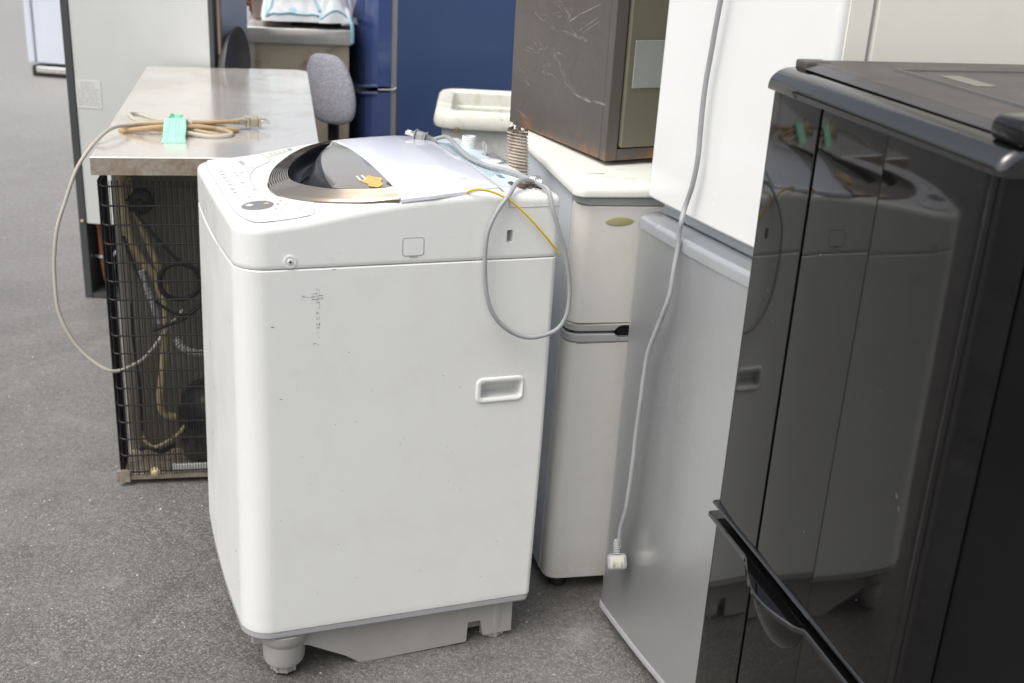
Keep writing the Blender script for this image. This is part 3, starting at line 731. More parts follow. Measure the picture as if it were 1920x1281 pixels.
# lips at the door joint and curved handle
lip = [(.02, .5455), (-.004, .5455), (-.0055, .5465), (-.005, .5488), (-.002, .5505), (.02, .5505)]
mk('upper_door_lip', *sweepb(lip, -.001, BW+.001, end=.004), capm, bf, 40)
rings = []
for k in range(61):
    b_ = -.001+(BW+.002)*k/60; s = (b_-.19)/(.37-.19); bul = .024*sin(pi*s)**1.2 if 0 < s < 1 else 0; dz = .006 if 0 < s < 1 else 0
    dz = .006*min(1, max(0, min(s, 1-s)*12)) if 0 < s < 1 else 0
    rings.append([(.03, b_, .520), (-.004-bul*.8, b_, .520-dz*.6), (-.008-bul, b_, .5225-dz), (-.008-bul, b_, .5285-dz), (-.006-bul, b_, .5302-dz), (.03, b_, .5302)])
v, f = loft(rings); mk('lower_door_rail', v, f, capm, bf, 30)
rows = []
for k in range(13):
    s = k/12; row = []
    for j in range(25):
        q = j/24; bb = .200+.168*q; wz = .062*sin(pi*q)**.6*(1.25-.5*q); dep = .018*sin(pi*q)**.7*cos(s*pi/2)
        row.append((-.0015-dep, bb, .519-wz*sin(s*pi/2)))
    rows.append(row)
v, f = loft(rows, False, False, False); mk('handle_scoop', v, f, blackgloss, bf, 60, False)
mk('door_gasket', *box(.043, .006, .05, .05, BW-.006, 1.19), blackmat, bf, 0)
mk('body', *box(.05, .002, .02, .56, BW-.002, 1.197, .004, 2), bodyblack, bf)
# top panel with chamfered front edge, recessed tray
g = G(); tp = rrect(.047, -.003, .565, BW+.003, .008, 4)
g.add(*prism(tp, 1.1972, 1.2105, bt=.002, seg=2)); g.mk('top_panel', blacktop, bf)
v = [(.0385, .012, 1.2046), (.0385, BW-.045, 1.2046), (.0468, BW-.05, 1.2102), (.0468, .012, 1.2102)]
g = G(); g.add([(.026, .03, 1.2044), (.026, BW-.035, 1.2044), (.0466, BW-.04, 1.2098), (.0466, .03, 1.2098), (.0466, .03, 1.199), (.0466, BW-.04, 1.199)], [(0, 1, 2, 3), (0, 4, 5, 1), (0, 3, 4), (1, 5, 2)]); g.mk('top_chamfer', bevelgrey, bf, 0)
g = G(); fr = rrect(.13, .06, .53, .43, .01, 4); fi = inset(fr, .014)
n = len(fr); g.add([(x, y, 1.2107) for x, y in fr]+[(x, y, 1.2125) for x, y in inset(fr, .004)]+[(x, y, 1.2125) for x, y in inset(fr, .010)]+[(x, y, 1.2107) for x, y in fi], [(k*n+i, k*n+(i+1) % n, (k+1)*n+(i+1) % n, (k+1)*n+i) for k in range(3) for i in range(n)]); g.mk('tray_rim', bevelgrey, bf, 30, False)
mk('top_label', *box(.17, .30, 1.2108, .20, .38, 1.2112), paint('dusty_label', (.2, .19, .16), .6, dirt=.5, dcol=(.1, .1, .09), dscale=40), bf, 0)
hc = frame  # hinge covers
for (b0, b1) in ((-.006, .05), (BW-.028, BW+.001)):
    g = G(); g.add(*box(.010 if b1 < .2 else .032, b0, 1.2002, .085 if b1 < .2 else .07, b1, 1.2265 if b1 < .2 else 1.2122, .009 if b1 < .2 else .003, 3)); g.mk('hinge_cover', blacktop if b1 > .2 else blackgloss, bf)
# scratches on the door
g = G(); random.seed(4)
for (bb, zz_) in ((.062, .80), (.054, .788)): g.add([(-.0036, bb, zz_), (-.0036, bb-.004, zz_-.005), (-.0036, bb-.0043, zz_-.0046), (-.0036, bb-.0003, zz_+.0003)], [(0, 1, 2, 3)])
for k in range(16):
    bb = random.uniform(.03, .46); zz_ = random.uniform(.6, 1.15); q = random.uniform(.0004, .001); g.add([(-.0037, bb, zz_), (-.0037, bb+q, zz_), (-.0037, bb+q, zz_+q*1.5), (-.0037, bb, zz_+q)], [(0, 1, 2, 3)])
g.mk('scratch_marks', paint('scratch_white', (.5, .55, .6), .5), bf, 0, False)

# ================================================================== silver fridge
sf = frame('silver_refrigerator', .2045, 2.0763, 22.9903, .0184, .0201, 'brushed silver refrigerator with a plug dangling before its door, under the big white one', 'refrigerator')
SW = .475
def sdoor(z0, z1, bow=.006, r=.03, back=.05, off=0):
    p = [(back, 0), (r, 0)]
    for i in range(1, 7): a = i/6*pi/2; p.append((r*(1-sin(a)), -r*(1-cos(a))))
    for i in range(1, 13): s = i/13; p.append((-bow*sin(pi*s), -r-(SW-2*r)*s))
    for i in range(0, 7): a = pi/2-i/6*pi/2; p.append((r*(1-sin(a)), -SW+r*(1-cos(a))))
    p.append((back, -SW))
    return p
pr = sdoor(0, 0)
mk('door', *extr(pr, .043, .835), silver, sf, 40)
pr2 = [(a-.003, b_*1.004) for a, b_ in pr]
def ex2(prof, levels):
    rings = []
    for z, q in levels:
        rings.append([(a+q if a < .045 else a, b_+(q if b_ < -SW/2 else -q), z) for a, b_ in prof])
    return loft(rings)
mk('top_trim', *ex2(pr2, [(.8352, .004), (.8365, 0), (.850, 0), (.856, .002), (.860, .007)]), silvertrim, sf, 50)
mk('bottom_trim', *ex2(pr2, [(.030, .003), (.032, 0), (.040, 0), (.0428, .002)]), paint('trim_shade', (.3, .3, .31), .4), sf, 40)
mk('gasket', *box(.05, -SW+.01, .05, .058, -.01, .85), gaskgrey, sf, 0)
mk('body', *box(.058, -SW, .02, .52, 0, .862, .01, 3), paleblue, sf)
g = G(); tpoly = rrect(.046, -SW-.003, .525, .003, .03, 8); g.add(*prism(tpoly, .8625, .882, bt=.010, seg=5)); g.mk('top_panel', silvertrim, sf, 50)

# ================================================================== big white fridge on the silver one
wf = frame('white_refrigerator', .2045, 2.0763, 22.9903, .0184, .0201, 'large clean white refrigerator with a cream side, stacked on top of the silver one', 'refrigerator')
ZB = .8835
pw = [(a+.02, b_*.4847/.475) for a, b_ in sdoor(0, 0, .004, .012, .053)]
mk('door', *ex2(pw, [(ZB+.004, .006), (ZB+.006, .002), (ZB+.010, 0), (1.72, 0), (1.73, .01)]), wfwhite, wf, 40)
mk('door_side', *box(.0335, -.4872, ZB+.006, .072, -.4852, 1.715, .0008, 1), wfcream, wf)
mk('gasket', *box(.0731, -.480, ZB+.01, .082, -.006, 1.71), greytrim, wf, 0)
mk('body', *box(.082, -.486, ZB, .62, 0, 1.74, .004, 2), wfcream, wf)
g = G()
P = [(-.004, -.27, 1.735), (.004, -.255, 1.66), (.003, -.24, 1.5), (.002, -.225, 1.35), (.002, -.213, 1.252), (.003, -.206, 1.21), (.004, -.2, 1.168), (.004, -.195, 1.126), (.004, -.194, 1.083), (.004, -.196, 1.04), (.004, -.198, .996), (.004, -.19, .949), (.001, -.181, .914),
     (-.010, -.192, .89), (-.0095, -.189, .869), (-.0095, -.19, .842), (-.0155, -.195, .804), (-.02, -.198, .761), (-.022, -.186, .723), (-.024, -.172, .685), (-.026, -.158, .644), (-.027, -.154, .601), (-.028, -.153, .538), (-.028, -.150, .484), (-.028, -.150, .430), (-.028, -.147, .362), (-.027, -.14, .314), (-.025, -.126, .273), (-.022, -.120, .24), (-.022, -.1215, .228)]
P = [(x-.006, y, z) for x, y, z in P]
g.add(*tube([(.12, -.30, 1.7465), (.05, -.288, 1.7455)]+P[:1] + P[1:], .0044, 10, 5)); g.mk('power_cord', cordgrey, wf, 60)
pg = G()
# flat two-pin plug with pale face turned to the viewer
def plug2(parent, org, d, n):
    d = Vector(d).normalized(); n = Vector(n); n = (n-d*n.dot(d)).normalized(); s_ = d.cross(n)
    T = lambda v: [tuple(Vector(org)+(s_*p[0]+d*p[1]+n*p[2])*1.22) for p in v]
    g = G()
    v, f = prism(rrect(-.0155, -.010, .0155, .014, .006, 5), -.008, .008, bt=.003, bb=.003, seg=3); g.add(T(v), f)
    for k in range(6):
        w_ = .0058-k*.0003; v, f = box(-w_, -.0125-k*.0036, -w_*.8, w_, -.0103-k*.0036, w_*.8, .0007, 1); g.add(T(v), f)
    v, f = box(-.0034, -.034, -.0034, .0034, -.009, .0034, .001, 1); g.add(T(v), f)
    p = g.mk('plug', plugm, parent, 50)
    g = G(); v, f = prism(rrect(-.0115, -.0075, .0115, .0105, .003, 4), .0078, .0092, bt=.001, seg=2); g.add(T(v), f); g.mk('plug_face', paint('dull_plug_face', (.45, .45, .38), .5), p)
    for sg in (-1, 1):
        g = G(); v, f = box(sg*.0063-.0008, -.0005, .009, sg*.0063+.0008, .005, .026, .0004, 1); g.add(T(v), f); g.mk('prong', metal, p)
plug2(wf, (-.034, -.130, .206), (.0, -.30, -.95), (-.35, -.85, -.25))

# ================================================================== old white two-door fridge
ws = frame('old_white_refrigerator', .0988, 2.1399, 14.6888, .0087, -.0184, 'old off-white two-door refrigerator with an olive oval badge, under the scratched brown cabinet', 'refrigerator')
SWD = .45
def wdoor(r=.028, back=.042):
    p = [(0, back)]
    for i in range(0, 7): a = i/6*pi/2; p.append((r*(1-cos(a)), r*(1-sin(a))))
    for i in range(1, 8): s = i/8; p.append((r+(SWD-2*r)*s, -.004*sin(pi*s)))
    for i in range(0, 7): a = pi/2-i/6*pi/2; p.append((SWD-r*(1-cos(a)), r*(1-sin(a))))
    p.append((SWD, back)); return p
wd = wdoor()
def exb(z0, z1, q=.002, grow=0):
    rings = []
    for z, e in ((z0, q), (z0+q, 0), (z1-q, 0), (z1, q)):
        rings.append([(a+(e-grow)*(1 if a < SWD/2 else -1), b_+(e-grow if b_ < .04 else 0), z) for a, b_ in wd])
    return loft(rings)
mk('upper_door', *exb(.6195, .8555), oldwhite, ws, 40)
mk('lower_door', *exb(.034, .5795), oldwhite, ws, 40)
mk('top_strip', *exb(.8565, .873, .003, .001), greytrim, ws, 40)
def rail(z0, z1, name, notch):
    rings = []
    o_ = mk(name, *exb(z0, z1, .0025, .0015), greytrim, ws, 40)
    boolcut(o_, *prism([(x, y) for x, y in notch], -.03, .02, xf=FB)); return o_
nt_ = lambda s: [(.092, .602), (.098, .602+s*.007), (.104, .602+s*.012), (.112, .602+s*.014), (.30, .602+s*.014), (.31, .602)]
rail(.603, .619, 'upper_door_rail', nt_(1)[::-1]); rail(.580, .598, 'lower_door_rail', nt_(-1))
g = G(); g.add(*box(.01, .012, .585, SWD-.01, .04, .612)); g.mk('door_gap', seamdark, ws, 0)
g = G(); g.add(*box(.006, -.0014, .6193, .12, -.0002, .6206)); g.add(*box(.02, -.0012, .5782, .12, -.0002, .5792)); g.mk('rust_streak', rustline, ws, 0)
g = G(); g.add(*prism([(x, y) for x, y in ell(.083, .8265, .0285, .0088, 32)], -.004, .003, bt=.0018, seg=3, xf=FB)); g.mk('oval_badge', olive, ws, 50)
mk('gasket', *box(.004, .042, .04, SWD-.004, .05, .87), gaskgrey, ws, 0)
mk('body', *box(0, .05, .03, SWD, .535, .874, .003, 2), paleblue, ws)
g = G()
for x in (.04, SWD-.04):
    for y in (.04, .48): mk('foot', *lathe([(.018, .032), (.02, .002), (.018, 0)], x, y, 16), feetm, ws)
lidp = rrect(-.013, -.014, SWD+.01, .55, (.022, .02, .02, .03), 8)
g = G(); g.add(*prism(lidp, .8752, .9, bt=.016, bb=.004, seg=6)); g.mk('lid', cream, ws, 50)
g = G(); random.seed(9)
for k in range(10):
    x = random.uniform(.03, .3); y = random.uniform(.02, .12); L = random.uniform(.008, .04)
    g.add([(x, y, .9003), (x+L, y+random.uniform(-.003, .003), .9003), (x+L, y+.0015, .9003), (x, y+.001, .9003)], [(0, 1, 2, 3)])
g.mk('grime_streaks', rustm, ws, 0, False)

# ================================================================== brown cabinet
bc = frame('brown_cabinet', .160, 2.270, 28.8, 0, 0, 'scratched rusty brown steel cabinet with an olive door, on top of the old white refrigerator', 'cabinet', z=.9115)
H = .55; DB = .405; WB = .4
g = G(); g.add(*box(0, .02, 0, WB, DB, H, .003, 2)); g.mk('shell', brown, bc)
SC = [[[0.32, 1.16], [0.292, 1.148], [0.269, 1.149]], [[0.279, 1.154], [0.236, 1.164], [0.194, 1.172]], [[0.24, 1.19], [0.213, 1.185], [0.186, 1.173], [0.167, 1.155], [0.157, 1.14], [0.114, 1.128]], [[0.214, 1.191], [0.192, 1.181], [0.16, 1.164]], [[0.168, 1.159], [0.114, 1.182], [0.048, 1.206]], [[0.236, 1.098], [0.216, 1.079], [0.186, 1.054], [0.149, 1.03], [0.098, 1.02], [0.058, 1.019], [0.012, 1.023]], [[0.225, 1.098], [0.205, 1.076], [0.173, 1.052], [0.136, 1.028], [0.086, 1.017], [0.011, 1.017]], [[0.214, 1.096], [0.183, 1.091], [0.16, 1.074]], [[0.344, 1.078], [0.296, 1.078], [0.261, 1.09], [0.236, 1.101]], [[0.309, 1.106], [0.284, 1.094], [0.263, 1.068], [0.252, 1.035]], [[0.37, 1.032], [0.326, 1.022]], [[0.354, 1.012], [0.322, 1.005]], [[0.264, 1.042], [0.219, 1.04], [0.192, 1.034]], [[0.3, 0.945], [0.251, 0.943]], [[0.374, 0.946], [0.324, 0.935]], [[0.242, 1.142], [0.219, 1.133]], [[0.164, 1.192], [0.17, 1.171]], [[0.232, 1.066], [0.252, 1.056]], [[0.125, 1.144], [0.059, 1.176]], [[0.19, 1.138], [0.127, 1.132], [0.098, 1.128]]]
g = G(); random.seed(31)
for st_ in SC:
    for rep_ in range(random.choice((2, 3, 4))):
        ob_, oz_ = random.gauss(0, .004), random.gauss(0, .003)
        P = crm([(-.0006, b_+ob_, z_-.9115+oz_) for b_, z_ in st_], 8); n = len(P); k0 = 0
        while k0 < n-2:
            L = random.randint(3, 9); seg = P[k0:min(n, k0+L)]
            if len(seg) >= 2 and random.random() < .8:
                w0 = random.uniform(.00025, .0009); vv = []
                for i, p in enumerate(seg):
                    q = w0*sin(pi*(i+.4)/(len(seg)-.2)); vv += [(p.x, p.y, p.z+q), (p.x, p.y, p.z-q)]
                g.add(vv, [(2*i, 2*i+2, 2*i+3, 2*i+1) for i in range(len(seg)-1)])
            k0 += L+random.randint(0, 2)
for k in range(150):
    b_ = random.uniform(.03, .38); z_ = random.uniform(.02, .3); q = random.uniform(.0003, .0008); g.add([(-.0006, b_, z_), (-.0006, b_+q, z_), (-.0006, b_+q, z_+q*2), (-.0006, b_, z_+q*2)], [(0, 1, 2, 3)])
for (v_, f_) in (): pass
FW = g
g = G(); fw_ = .028
g.add(*box(0, 0, 0, fw_, .0199, H, .0015, 1)); g.add(*box(WB-fw_, 0, 0, WB, .0199, H, .0015, 1)); g.add(*box(fw_, 0.0005, 0.0005, WB-fw_, .0198, fw_*.8)); g.add(*box(fw_, .0005, H-fw_, WB-fw_, .0198, H-.0005)); g.mk('front_frame', brown, bc)
mk('door', *box(fw_+.003, -.006, fw_*.8+.003, WB-fw_-.003, .015, H-fw_-.003, .004, 3), oliveside, bc)
o = FW.mk('scratch_marks', paint('pale_scratch', (.27, .27, .275), .5, var=.3, vs=40), bc, 0, False); o['kind'] = 'stuff'
mk('door_plate', *box(.044, -.0085, .142, .14, -.0061, .232, .0008, 1), platem, bc)
g = G()
for x in (.03, WB-.05):
    for y in (.05, DB-.05): mk('foot', *lathe([(.012, .001), (.014, -.010), (.012, -.0112)], x, y, 14), feetm, bc)

# ================================================================== under-counter cooler with stainless top
co_ = frame('counter_cooler', -.9264, 2.4685, 11.8879, -.0042, -.002, 'stainless-topped counter cooler with its black condenser grid showing, behind the washing machine', 'cooler')
CW = .4935; CD = 1.2554; CH = .8136
slab = rrect(0, 0, CW, CD, (.002, .004, .05, .006), 8)
g = G(); g.add(*prism(slab, .8105, CH, bt=.0022, seg=3)); g.mk('worktop', stainless, co_, 40)
g = G(); v, f = prism(inset(slab, .0006), .7735, .8104); g.add(v, f); g.mk('worktop_edge', steeledge, co_, 20)
g = G(); g.add(*box(.02, .17, .03, CW-.02, CD-.03, .7734)); g.mk('body', darkframe, co_, 0)
g = G(); g.add(*box(.02, .160, .03, CW-.02, .1695, .7734)); g.mk('back_wall', innerwall, co_, 0)
g = G(); g.add(*box(.012, .03, .012, CW-.02, .40, .03, .002, 1)); g.add(*box(.0, .022, .012, .03, .034, .04)); g.mk('bottom_tray', steeledge, co_, 0)
g = G(); g.add(*box(.13, .026, .032, CW-.03, .034, .052, .001, 1)); g.mk('bottom_bar', greysheet, co_)
g = G(); g.add(*lathe([(.012, .0), (.012, .003), (.006, .004), (.006, .007), (.004, .008)], .088, .036, 18, lambda x, y, z: (x, .027-z, y))); g.mk('bolt', gold, co_)
for x, y, z in ((.10, .07, .012), (CW-.06, .07, .012), (.06, CD-.08, .03), (CW-.06, CD-.08, .03)): mk('foot', *lathe([(.02, z), (.022, .0)], x, y, 16), rubber, co_)
# condenser: horizontal tubes wrapped round the corner + fine vertical wires
tube_me = None
for k in range(17):
    z = .742-k*.0441
    if tube_me is None:
        P = [(.012, .13, 0), (.011, .07, 0), (.0115, .045, 0), (.017, .031, 0), (.03, .0265, 0), (.06, .026, 0), (CW-.03, .026, 0)]
        g = G(); g.add(*tube(P, .0021, 8, 3)); o = g.mk('condenser_tube', blackwire, co_, 60); tube_me = o.data
    else:
        o = bpy.data.objects.new('condenser_tube', tube_me); C.objects.link(o); o.parent = co_
    o.location.z = z
g = G()
for k in range(70):
    x = .027+k*.0063+random.uniform(-.0006, .0006)
    g.add(*tube([(x, .0232, .755), (x+random.uniform(-.001, .001), .0232, .4), (x, .0232, .028)], .00085, 5, 1)); 
    g.add(*tube([(x+.0035, .0288, .755), (x+.0035, .0288, .028)], .0008, 5, 1)) if k % 2 else None
for k in range(13):
    y = .034+k*.0078
    g.add(*tube([(.0085, y, .755), (.0085, y, .028)], .0016, 5, 1)); g.add(*tube([(.0145, y+.003, .755), (.0145, y+.003, .028)], .0014, 5, 1))
o = g.mk('condenser_wires', blackwire, co_, 60); o['kind'] = 'stuff'
# inside: insulated tube, hoses, coil, fan motor, compressor
Y = .10
def hose_(name, P, r, mat, seg=8, k=5): g = G(); g.add(*tube(P, r, seg, k)); return g.mk(name, mat, co_, 60)
hose_('insulated_tube', [(.048, Y+.02, .76), (.05, Y, .69), (.06, Y, .60), (.085, Y, .54), (.112, Y, .50), (.128, Y-.01, .44), (.125, Y-.01, .36), (.115, Y, .28), (.103, Y, .20), (.108, Y+.005, .155), (.135, Y+.01, .14)], lambda s: .012 if s < .5 else .009, foamtube, 10)
hose_('insulated_tube', [(.06, Y+.02, .74), (.075, Y+.01, .66), (.1, Y+.01, .58), (.12, Y+.01, .52), (.135, Y, .46)], .008, foamtube, 10)
ring = [(.165+.045*cos(q), Y-.015+.004*sin(3*q), .500+.045*sin(q)) for q in [i/16*2*pi for i in range(17)]]
hose_('coiled_hose', ring+[(.215, Y-.02, .475), (.26, Y-.01, .49)], .006, rubber, 8, 3)
hose_('coiled_hose', [(x*1.0+.002, y+.012, z-.004) for x, y, z in ring], .004, copper, 8, 3)
rs = []
hose_('black_cable', [(.06, Y-.02, .70), (.09, Y-.02, .65), (.13, Y-.03, .60), (.17, Y-.03, .555), (.23, Y-.03, .53), (.35, Y-.02, .52)], .004, rubber)
hose_('black_cable', [(.045, Y-.01, .61), (.07, Y-.02, .53), (.10, Y-.02, .47), (.125, Y-.02, .44), (.17, Y-.02, .42), (.25, Y-.02, .46), (.33, Y, .44)], .0038, rubber)
hose_('black_cable', [(.10, Y-.03, .385), (.14, Y-.03, .40), (.18, Y-.035, .42), (.24, Y-.03, .47), (.3, Y-.02, .5)], .0045, rubber)
hose_('black_cable', [(.055, Y-.02, .45), (.052, Y-.02, .36), (.06, Y-.02, .25), (.058, Y-.02, .12)], .003, rubber)
def corr(name, P, r, mat):
    Q = crm(P, 14); return hose_(name, Q, lambda s, n=len(Q): r*(1+.14*sin(s*n*2.1)), mat, 10, 1)
corr('corrugated_hose', [(.082, Y-.02, .53), (.092, Y-.02, .49), (.105, Y-.02, .44), (.115, Y-.01, .40)], .008, greyplastic)
corr('corrugated_hose', [(.15, Y-.02, .36), (.17, Y-.03, .335), (.21, Y-.03, .325), (.26, Y-.02, .34), (.32, Y-.02, .37)], .009, skirtm)
g = G(); xf = lambda x, y, z: (x, Y+.03-z, y)
g.add(*lathe([(.03, 0), (.03, .02), (.022, .028), (.012, .03), (.011, .045)], .085, .683, 20, xf)); g.mk('fan_motor', rubber, co_, 40)
g = G()
pr_ = [(.088, .045), (.092, .06), (.092, .15), (.085, .19), (.065, .215), (.03, .228), (.005, .23)]
g.add(*lathe([(r, z) for r, z in pr_], .235, .125, 28)); g.add(*lathe([(.095, .148), (.095, .155)], .235, .125, 28)); g.mk('compressor', compm, co_, 50)
hose_('copper_line', [(.055, Y-.01, .10), (.08, Y-.02, .075), (.11, Y-.02, .085), (.14, Y-.02, .105), (.16, Y-.02, .13)], .005, foamtube)
hose_('copper_line', [(.05, Y, .06), (.07, Y-.02, .075), (.1, Y-.02, .062), (.13, Y, .07)], .006, rubber)
# power cord: from the grid, up over the worktop edge, coiled and taped
zc = CH+.004
P = [(.17, .085, .43), (.13, .075, .385), (.10, .06, .345), (.075, .045, .322), (.050, .040, .309), (.026, .03, .302), (.003, .014, .309), (-.025, .016, .327), (-.058, .02, .361), (-.083, .022, .408), (-.098, .025, .46), (-.1, .03, .523), (-.096, .035, .586), (-.085, .04, .647), (-.066, .05, .701), (-.040, .065, .768), (-.014, .095, .808), (.008, .145, .829), (.028, .205, .8355), (.06, .262, .830), (.10, .285, zc+.010)]
g = G(); g.add(*tube(P, .0042, 8, 5))
cord = g.mk('power_cord', cordpale, co_, 60)
def loopc(P, mat, nm='cord_coil'): g = G(); g.add(*tube(P, .0054, 8, 6)); return g.mk(nm, mat, co_, 60)
cordgold = paint('ochre_cord', (.42, .29, .15), .5, var=.2, vs=5)
loopc([(.30, .262, zc+.004), (.22, .247, zc+.012), (.14, .232, zc+.016), (.075, .238, zc+.008), (.040, .255, zc), (.036, .275, zc), (.06, .283, zc+.002), (.11, .268, zc+.004), (.18, .25, zc+.003), (.26, .255, zc), (.305, .272, zc+.002)], cordgold)
loopc([(.30, .272, zc+.002), (.27, .288, zc+.004), (.20, .27, zc+.012), (.14, .255, zc+.020), (.09, .262, zc+.018), (.055, .275, zc+.012), (.05, .29, zc+.006), (.075, .297, zc+.004), (.13, .275, zc+.010), (.2, .245, zc+.006), (.26, .222, zc), (.292, .232, zc), (.27, .25, zc+.006), (.2, .262, zc+.014)], cordbeige)
loopc([(.11, .29, zc+.010), (.072, .30, zc+.014), (.05, .33, zc+.022), (.052, .37, zc+.018), (.075, .375, zc+.014), (.11, .335, zc+.012), (.14, .285, zc+.018), (.19, .275, zc+.016), (.25, .292, zc+.006), (.29, .285, zc)], cordpale)
loopc([(.16, .232, zc+.008), (.205, .214, zc+.003), (.25, .200, zc), (.285, .212, zc), (.29, .235, zc)], cordpale)
P = [(.2, .262, zc+.020), (.24, .275, zc+.018), (.28, .29, zc+.018), (.305, .297, zc+.018)]
loopc(P, cordgold)
pb = mkplug(co_, (.349, .318, zc+.014), (.9, .30, -.05), (.1, 0, 1), plugbeige, 1.5)
# tape
g = G(); rows = []
random.seed(8)
prof = [(.145, zc-.0035), (.160, zc-.003), (.178, zc+.002), (.200, zc+.012), (.222, zc+.023), (.245, zc+.029), (.268, zc+.027), (.285, zc+.018), (.292, zc+.008), (.285, zc-.002)]
for j, (y, z) in enumerate(prof):
    row = []
    for i in range(15):
        s = i/14; jit = noise.noise(Vector((i*.5, j*.7, 3)))*.004 if j > 1 else 0
        row.append((.138+.050*s+ (.004*(j < 2)*(s-.5)) + noise.noise(Vector((j*.9, s*3, 1)))*.002, y+jit*.6, z+abs(jit)+.003*(1-abs(2*s-1))**.5*(j > 2)))
    rows.append(row)
v, f = loft(rows, False, False, False); mk('tape_wrap', v, f, tape, co_, 0, False)
g = G(); rows = []
for j in range(5):
    rows.append([(.139+.028*i/6+.003*j, .288+.004*sin(i)-.001*j, zc+.018+.0045*j+.002*cos(i*1.7)) for i in range(7)])
v, f = loft(rows, False, False, False); mk('tape_end', v, f, tape, co_, 0, False)

# ================================================================== tall grey fridge (back side)
gf_ = frame('grey_refrigerator_back', -1.4792, 3.7937, -4.0, -.0046, 0, 'tall grey refrigerator seen from its plain back, with an open pipe bay below', 'refrigerator')
GW = .4937
g = G(); g.add(*box(0, -.004, .0, .0265, .35, 1.75, .002, 1)); g.mk('side_panel', darkframe, gf_)
g = G(); g.add(*box(GW-.016, -.004, .0, GW, .022, 1.75, .002, 1)); g.mk('edge_strip', darkframe, gf_)
g = G(); g.add(*box(GW-.016, .0225, .0, GW-.001, .35, 1.75, .002, 1)); g.mk('side_panel', backblue, gf_)
mk('back_panel', *box(.0267, 0, .266, GW-.0162, .012, 1.74, .001, 1), greysheet, gf_)
mk('cabinet', *box(.0267, .25, .02, GW-.0162, .348, 1.74), darkframe, gf_, 0)
mk('bottom_tray', *box(.0267, .0, .003, GW-.0162, .3, .018), darkframe, gf_, 0)
mk('top_sheet', *box(.0, -.003, 1.751, GW, .35, 1.756), darkframe, gf_, 0)
def gh(nm, P, r, mat): g = G(); g.add(*tube(P, r, 8, 4)); g.mk(nm, mat, gf_, 60)
gh('copper_pipe', [(.040, .05, .262), (.045, .05, .23), (.046, .05, .19), (.048, .05, .12), (.050, .06, .05)], .009, copper)
gh('copper_pipe', [(.062, .08, .25), (.07, .08, .18), (.075, .08, .1), (.08, .08, .03)], .006, rubber)
gh('white_hose', [(.065, .04, .20), (.085, .04, .15), (.095, .03, .10)], .006, greyplastic)
gh('white_hose', [(.115, .02, .17), (.09, .01, .13), (.075, .01, .09), (.078, .02, .04), (.095, .03, .028)], .0055, greyplastic)
mk('pipe_clamp', *box(.027, .035, .132, .078, .042, .145, .002, 1), metal, gf_)
g = G(); g.add(*lathe([(.06, .02), (.06, .13), (.04, .16), (.01, .165)], .2, .13, 20)); g.mk('compressor', compm, gf_)
g = G(); g.add(*lathe([(.005, 0), (.005, .004), (.003, .005)], .0135, .275, 12, lambda x, y, z: (x, -.0045-z, y))); g.mk('screw', gold, gf_)
mk('label_sheet', *box(.0285, -.0012, .655, .112, -.0002, .745), paper, gf_, 0)
g = G(); random.seed(12)
for r in range(11):
    z = .737-r*.0072; x = .034+(.012 if r < 3 else 0); e = .105-(.015 if r < 3 else 0)
    while x < e:
        L = random.uniform(.003, .014); g.add(*box(x, -.0016, z, min(e, x+L), -.0013, z+.0016)); x += L+random.uniform(.0015, .006)
g.mk('label_print', linem, gf_, 0)

# ================================================================== far white fridge (left)
lf = frame('pale_blue_white_refrigerator', -3.42, 8.10, -6, 0, 0, 'pale bluish-white refrigerator far back at the left, partly behind the grey one', 'refrigerator')
mk('door', *box(.0, 0, .09, .05, .06, 2.2, .01, 3), whitefar, lf)
mk('body', *box(.06, .005, .09, .62, .6, 2.2, .01, 3), whitefar, lf)
g = G(); g.add(*box(.02, .0, 0, .6, .55, .075, .01, 2)); g.mk('base', feetm, lf)
g = G(); g.add(*box(.06, -.02, .03, .3, .0, .075, .012, 2)); g.mk('front_foot', metal, lf)

# ================================================================== navy fridge
bl = frame('navy_refrigerator', -.517, 4.50, 20, 0, 0, 'navy blue two-door refrigerator with curved doors at the back', 'refrigerator')
BD = .56
def ndoor(z0, z1, lipb, lipt):
    rings = []
    nz = 12
    zs = [z0, z0+.012, z0+.03]+[z0+.03+(z1-z0-.06)*i/6 for i in range(1, 6)]+[z1-.03, z1-.012, z1]
    for z in zs:
        e = 0
        if z-z0 < .012 or z1-z < .012: e = .004
        ring = []
        ring.append((0, 0, z))
        for i in range(25):
            s = i/24; bb = .0+BD*s
            bul = .035*sin(pi*min(1, max(0, s)))**.55
            dz = 0
            ring.append((-.052-bul+e, bb, z+( -.035*sin(pi*s) if (lipb and z-z0 < .031) else 0)+(-.035*sin(pi*s) if (lipt and z1-z < .031) else 0)))
        ring.append((0, BD, z))
        rings.append(ring)
    return loft(rings)
mk('upper_door', *ndoor(.664, 1.62, True, False), bluedoor, bl, 40)
mk('lower_door', *ndoor(.10, .642, False, True), bluedoor, bl, 40)
mk('gasket', *box(.0, .004, .11, .022, BD-.004, 1.61), gaskgrey, bl, 0)
mk('body', *box(.022, 0, .06, .62, BD, 1.64, .004, 2), bluepaint, bl)
for zz_, nm_ in ((.667, 'upper_door_edge'), (.640, 'lower_door_edge')):
    g = G(); g.add(*tube([(-.054-.035*sin(pi*i/16)**.55, BD*i/16, zz_-.035*sin(pi*i/16)) for i in range(17)], .006, 8, 2)); g.mk(nm_, paint('pale_navy_edge', (.12, .16, .32), .3, coat=.5), bl)
g = G(); g.add(*tube([(-.05, -.002, .653), (0, -.003, .653), (.012, -.004, .655), (.02, -.003, .661)], .0038, 8, 3)); g.mk('door_hinge', metal, bl)
g = G()
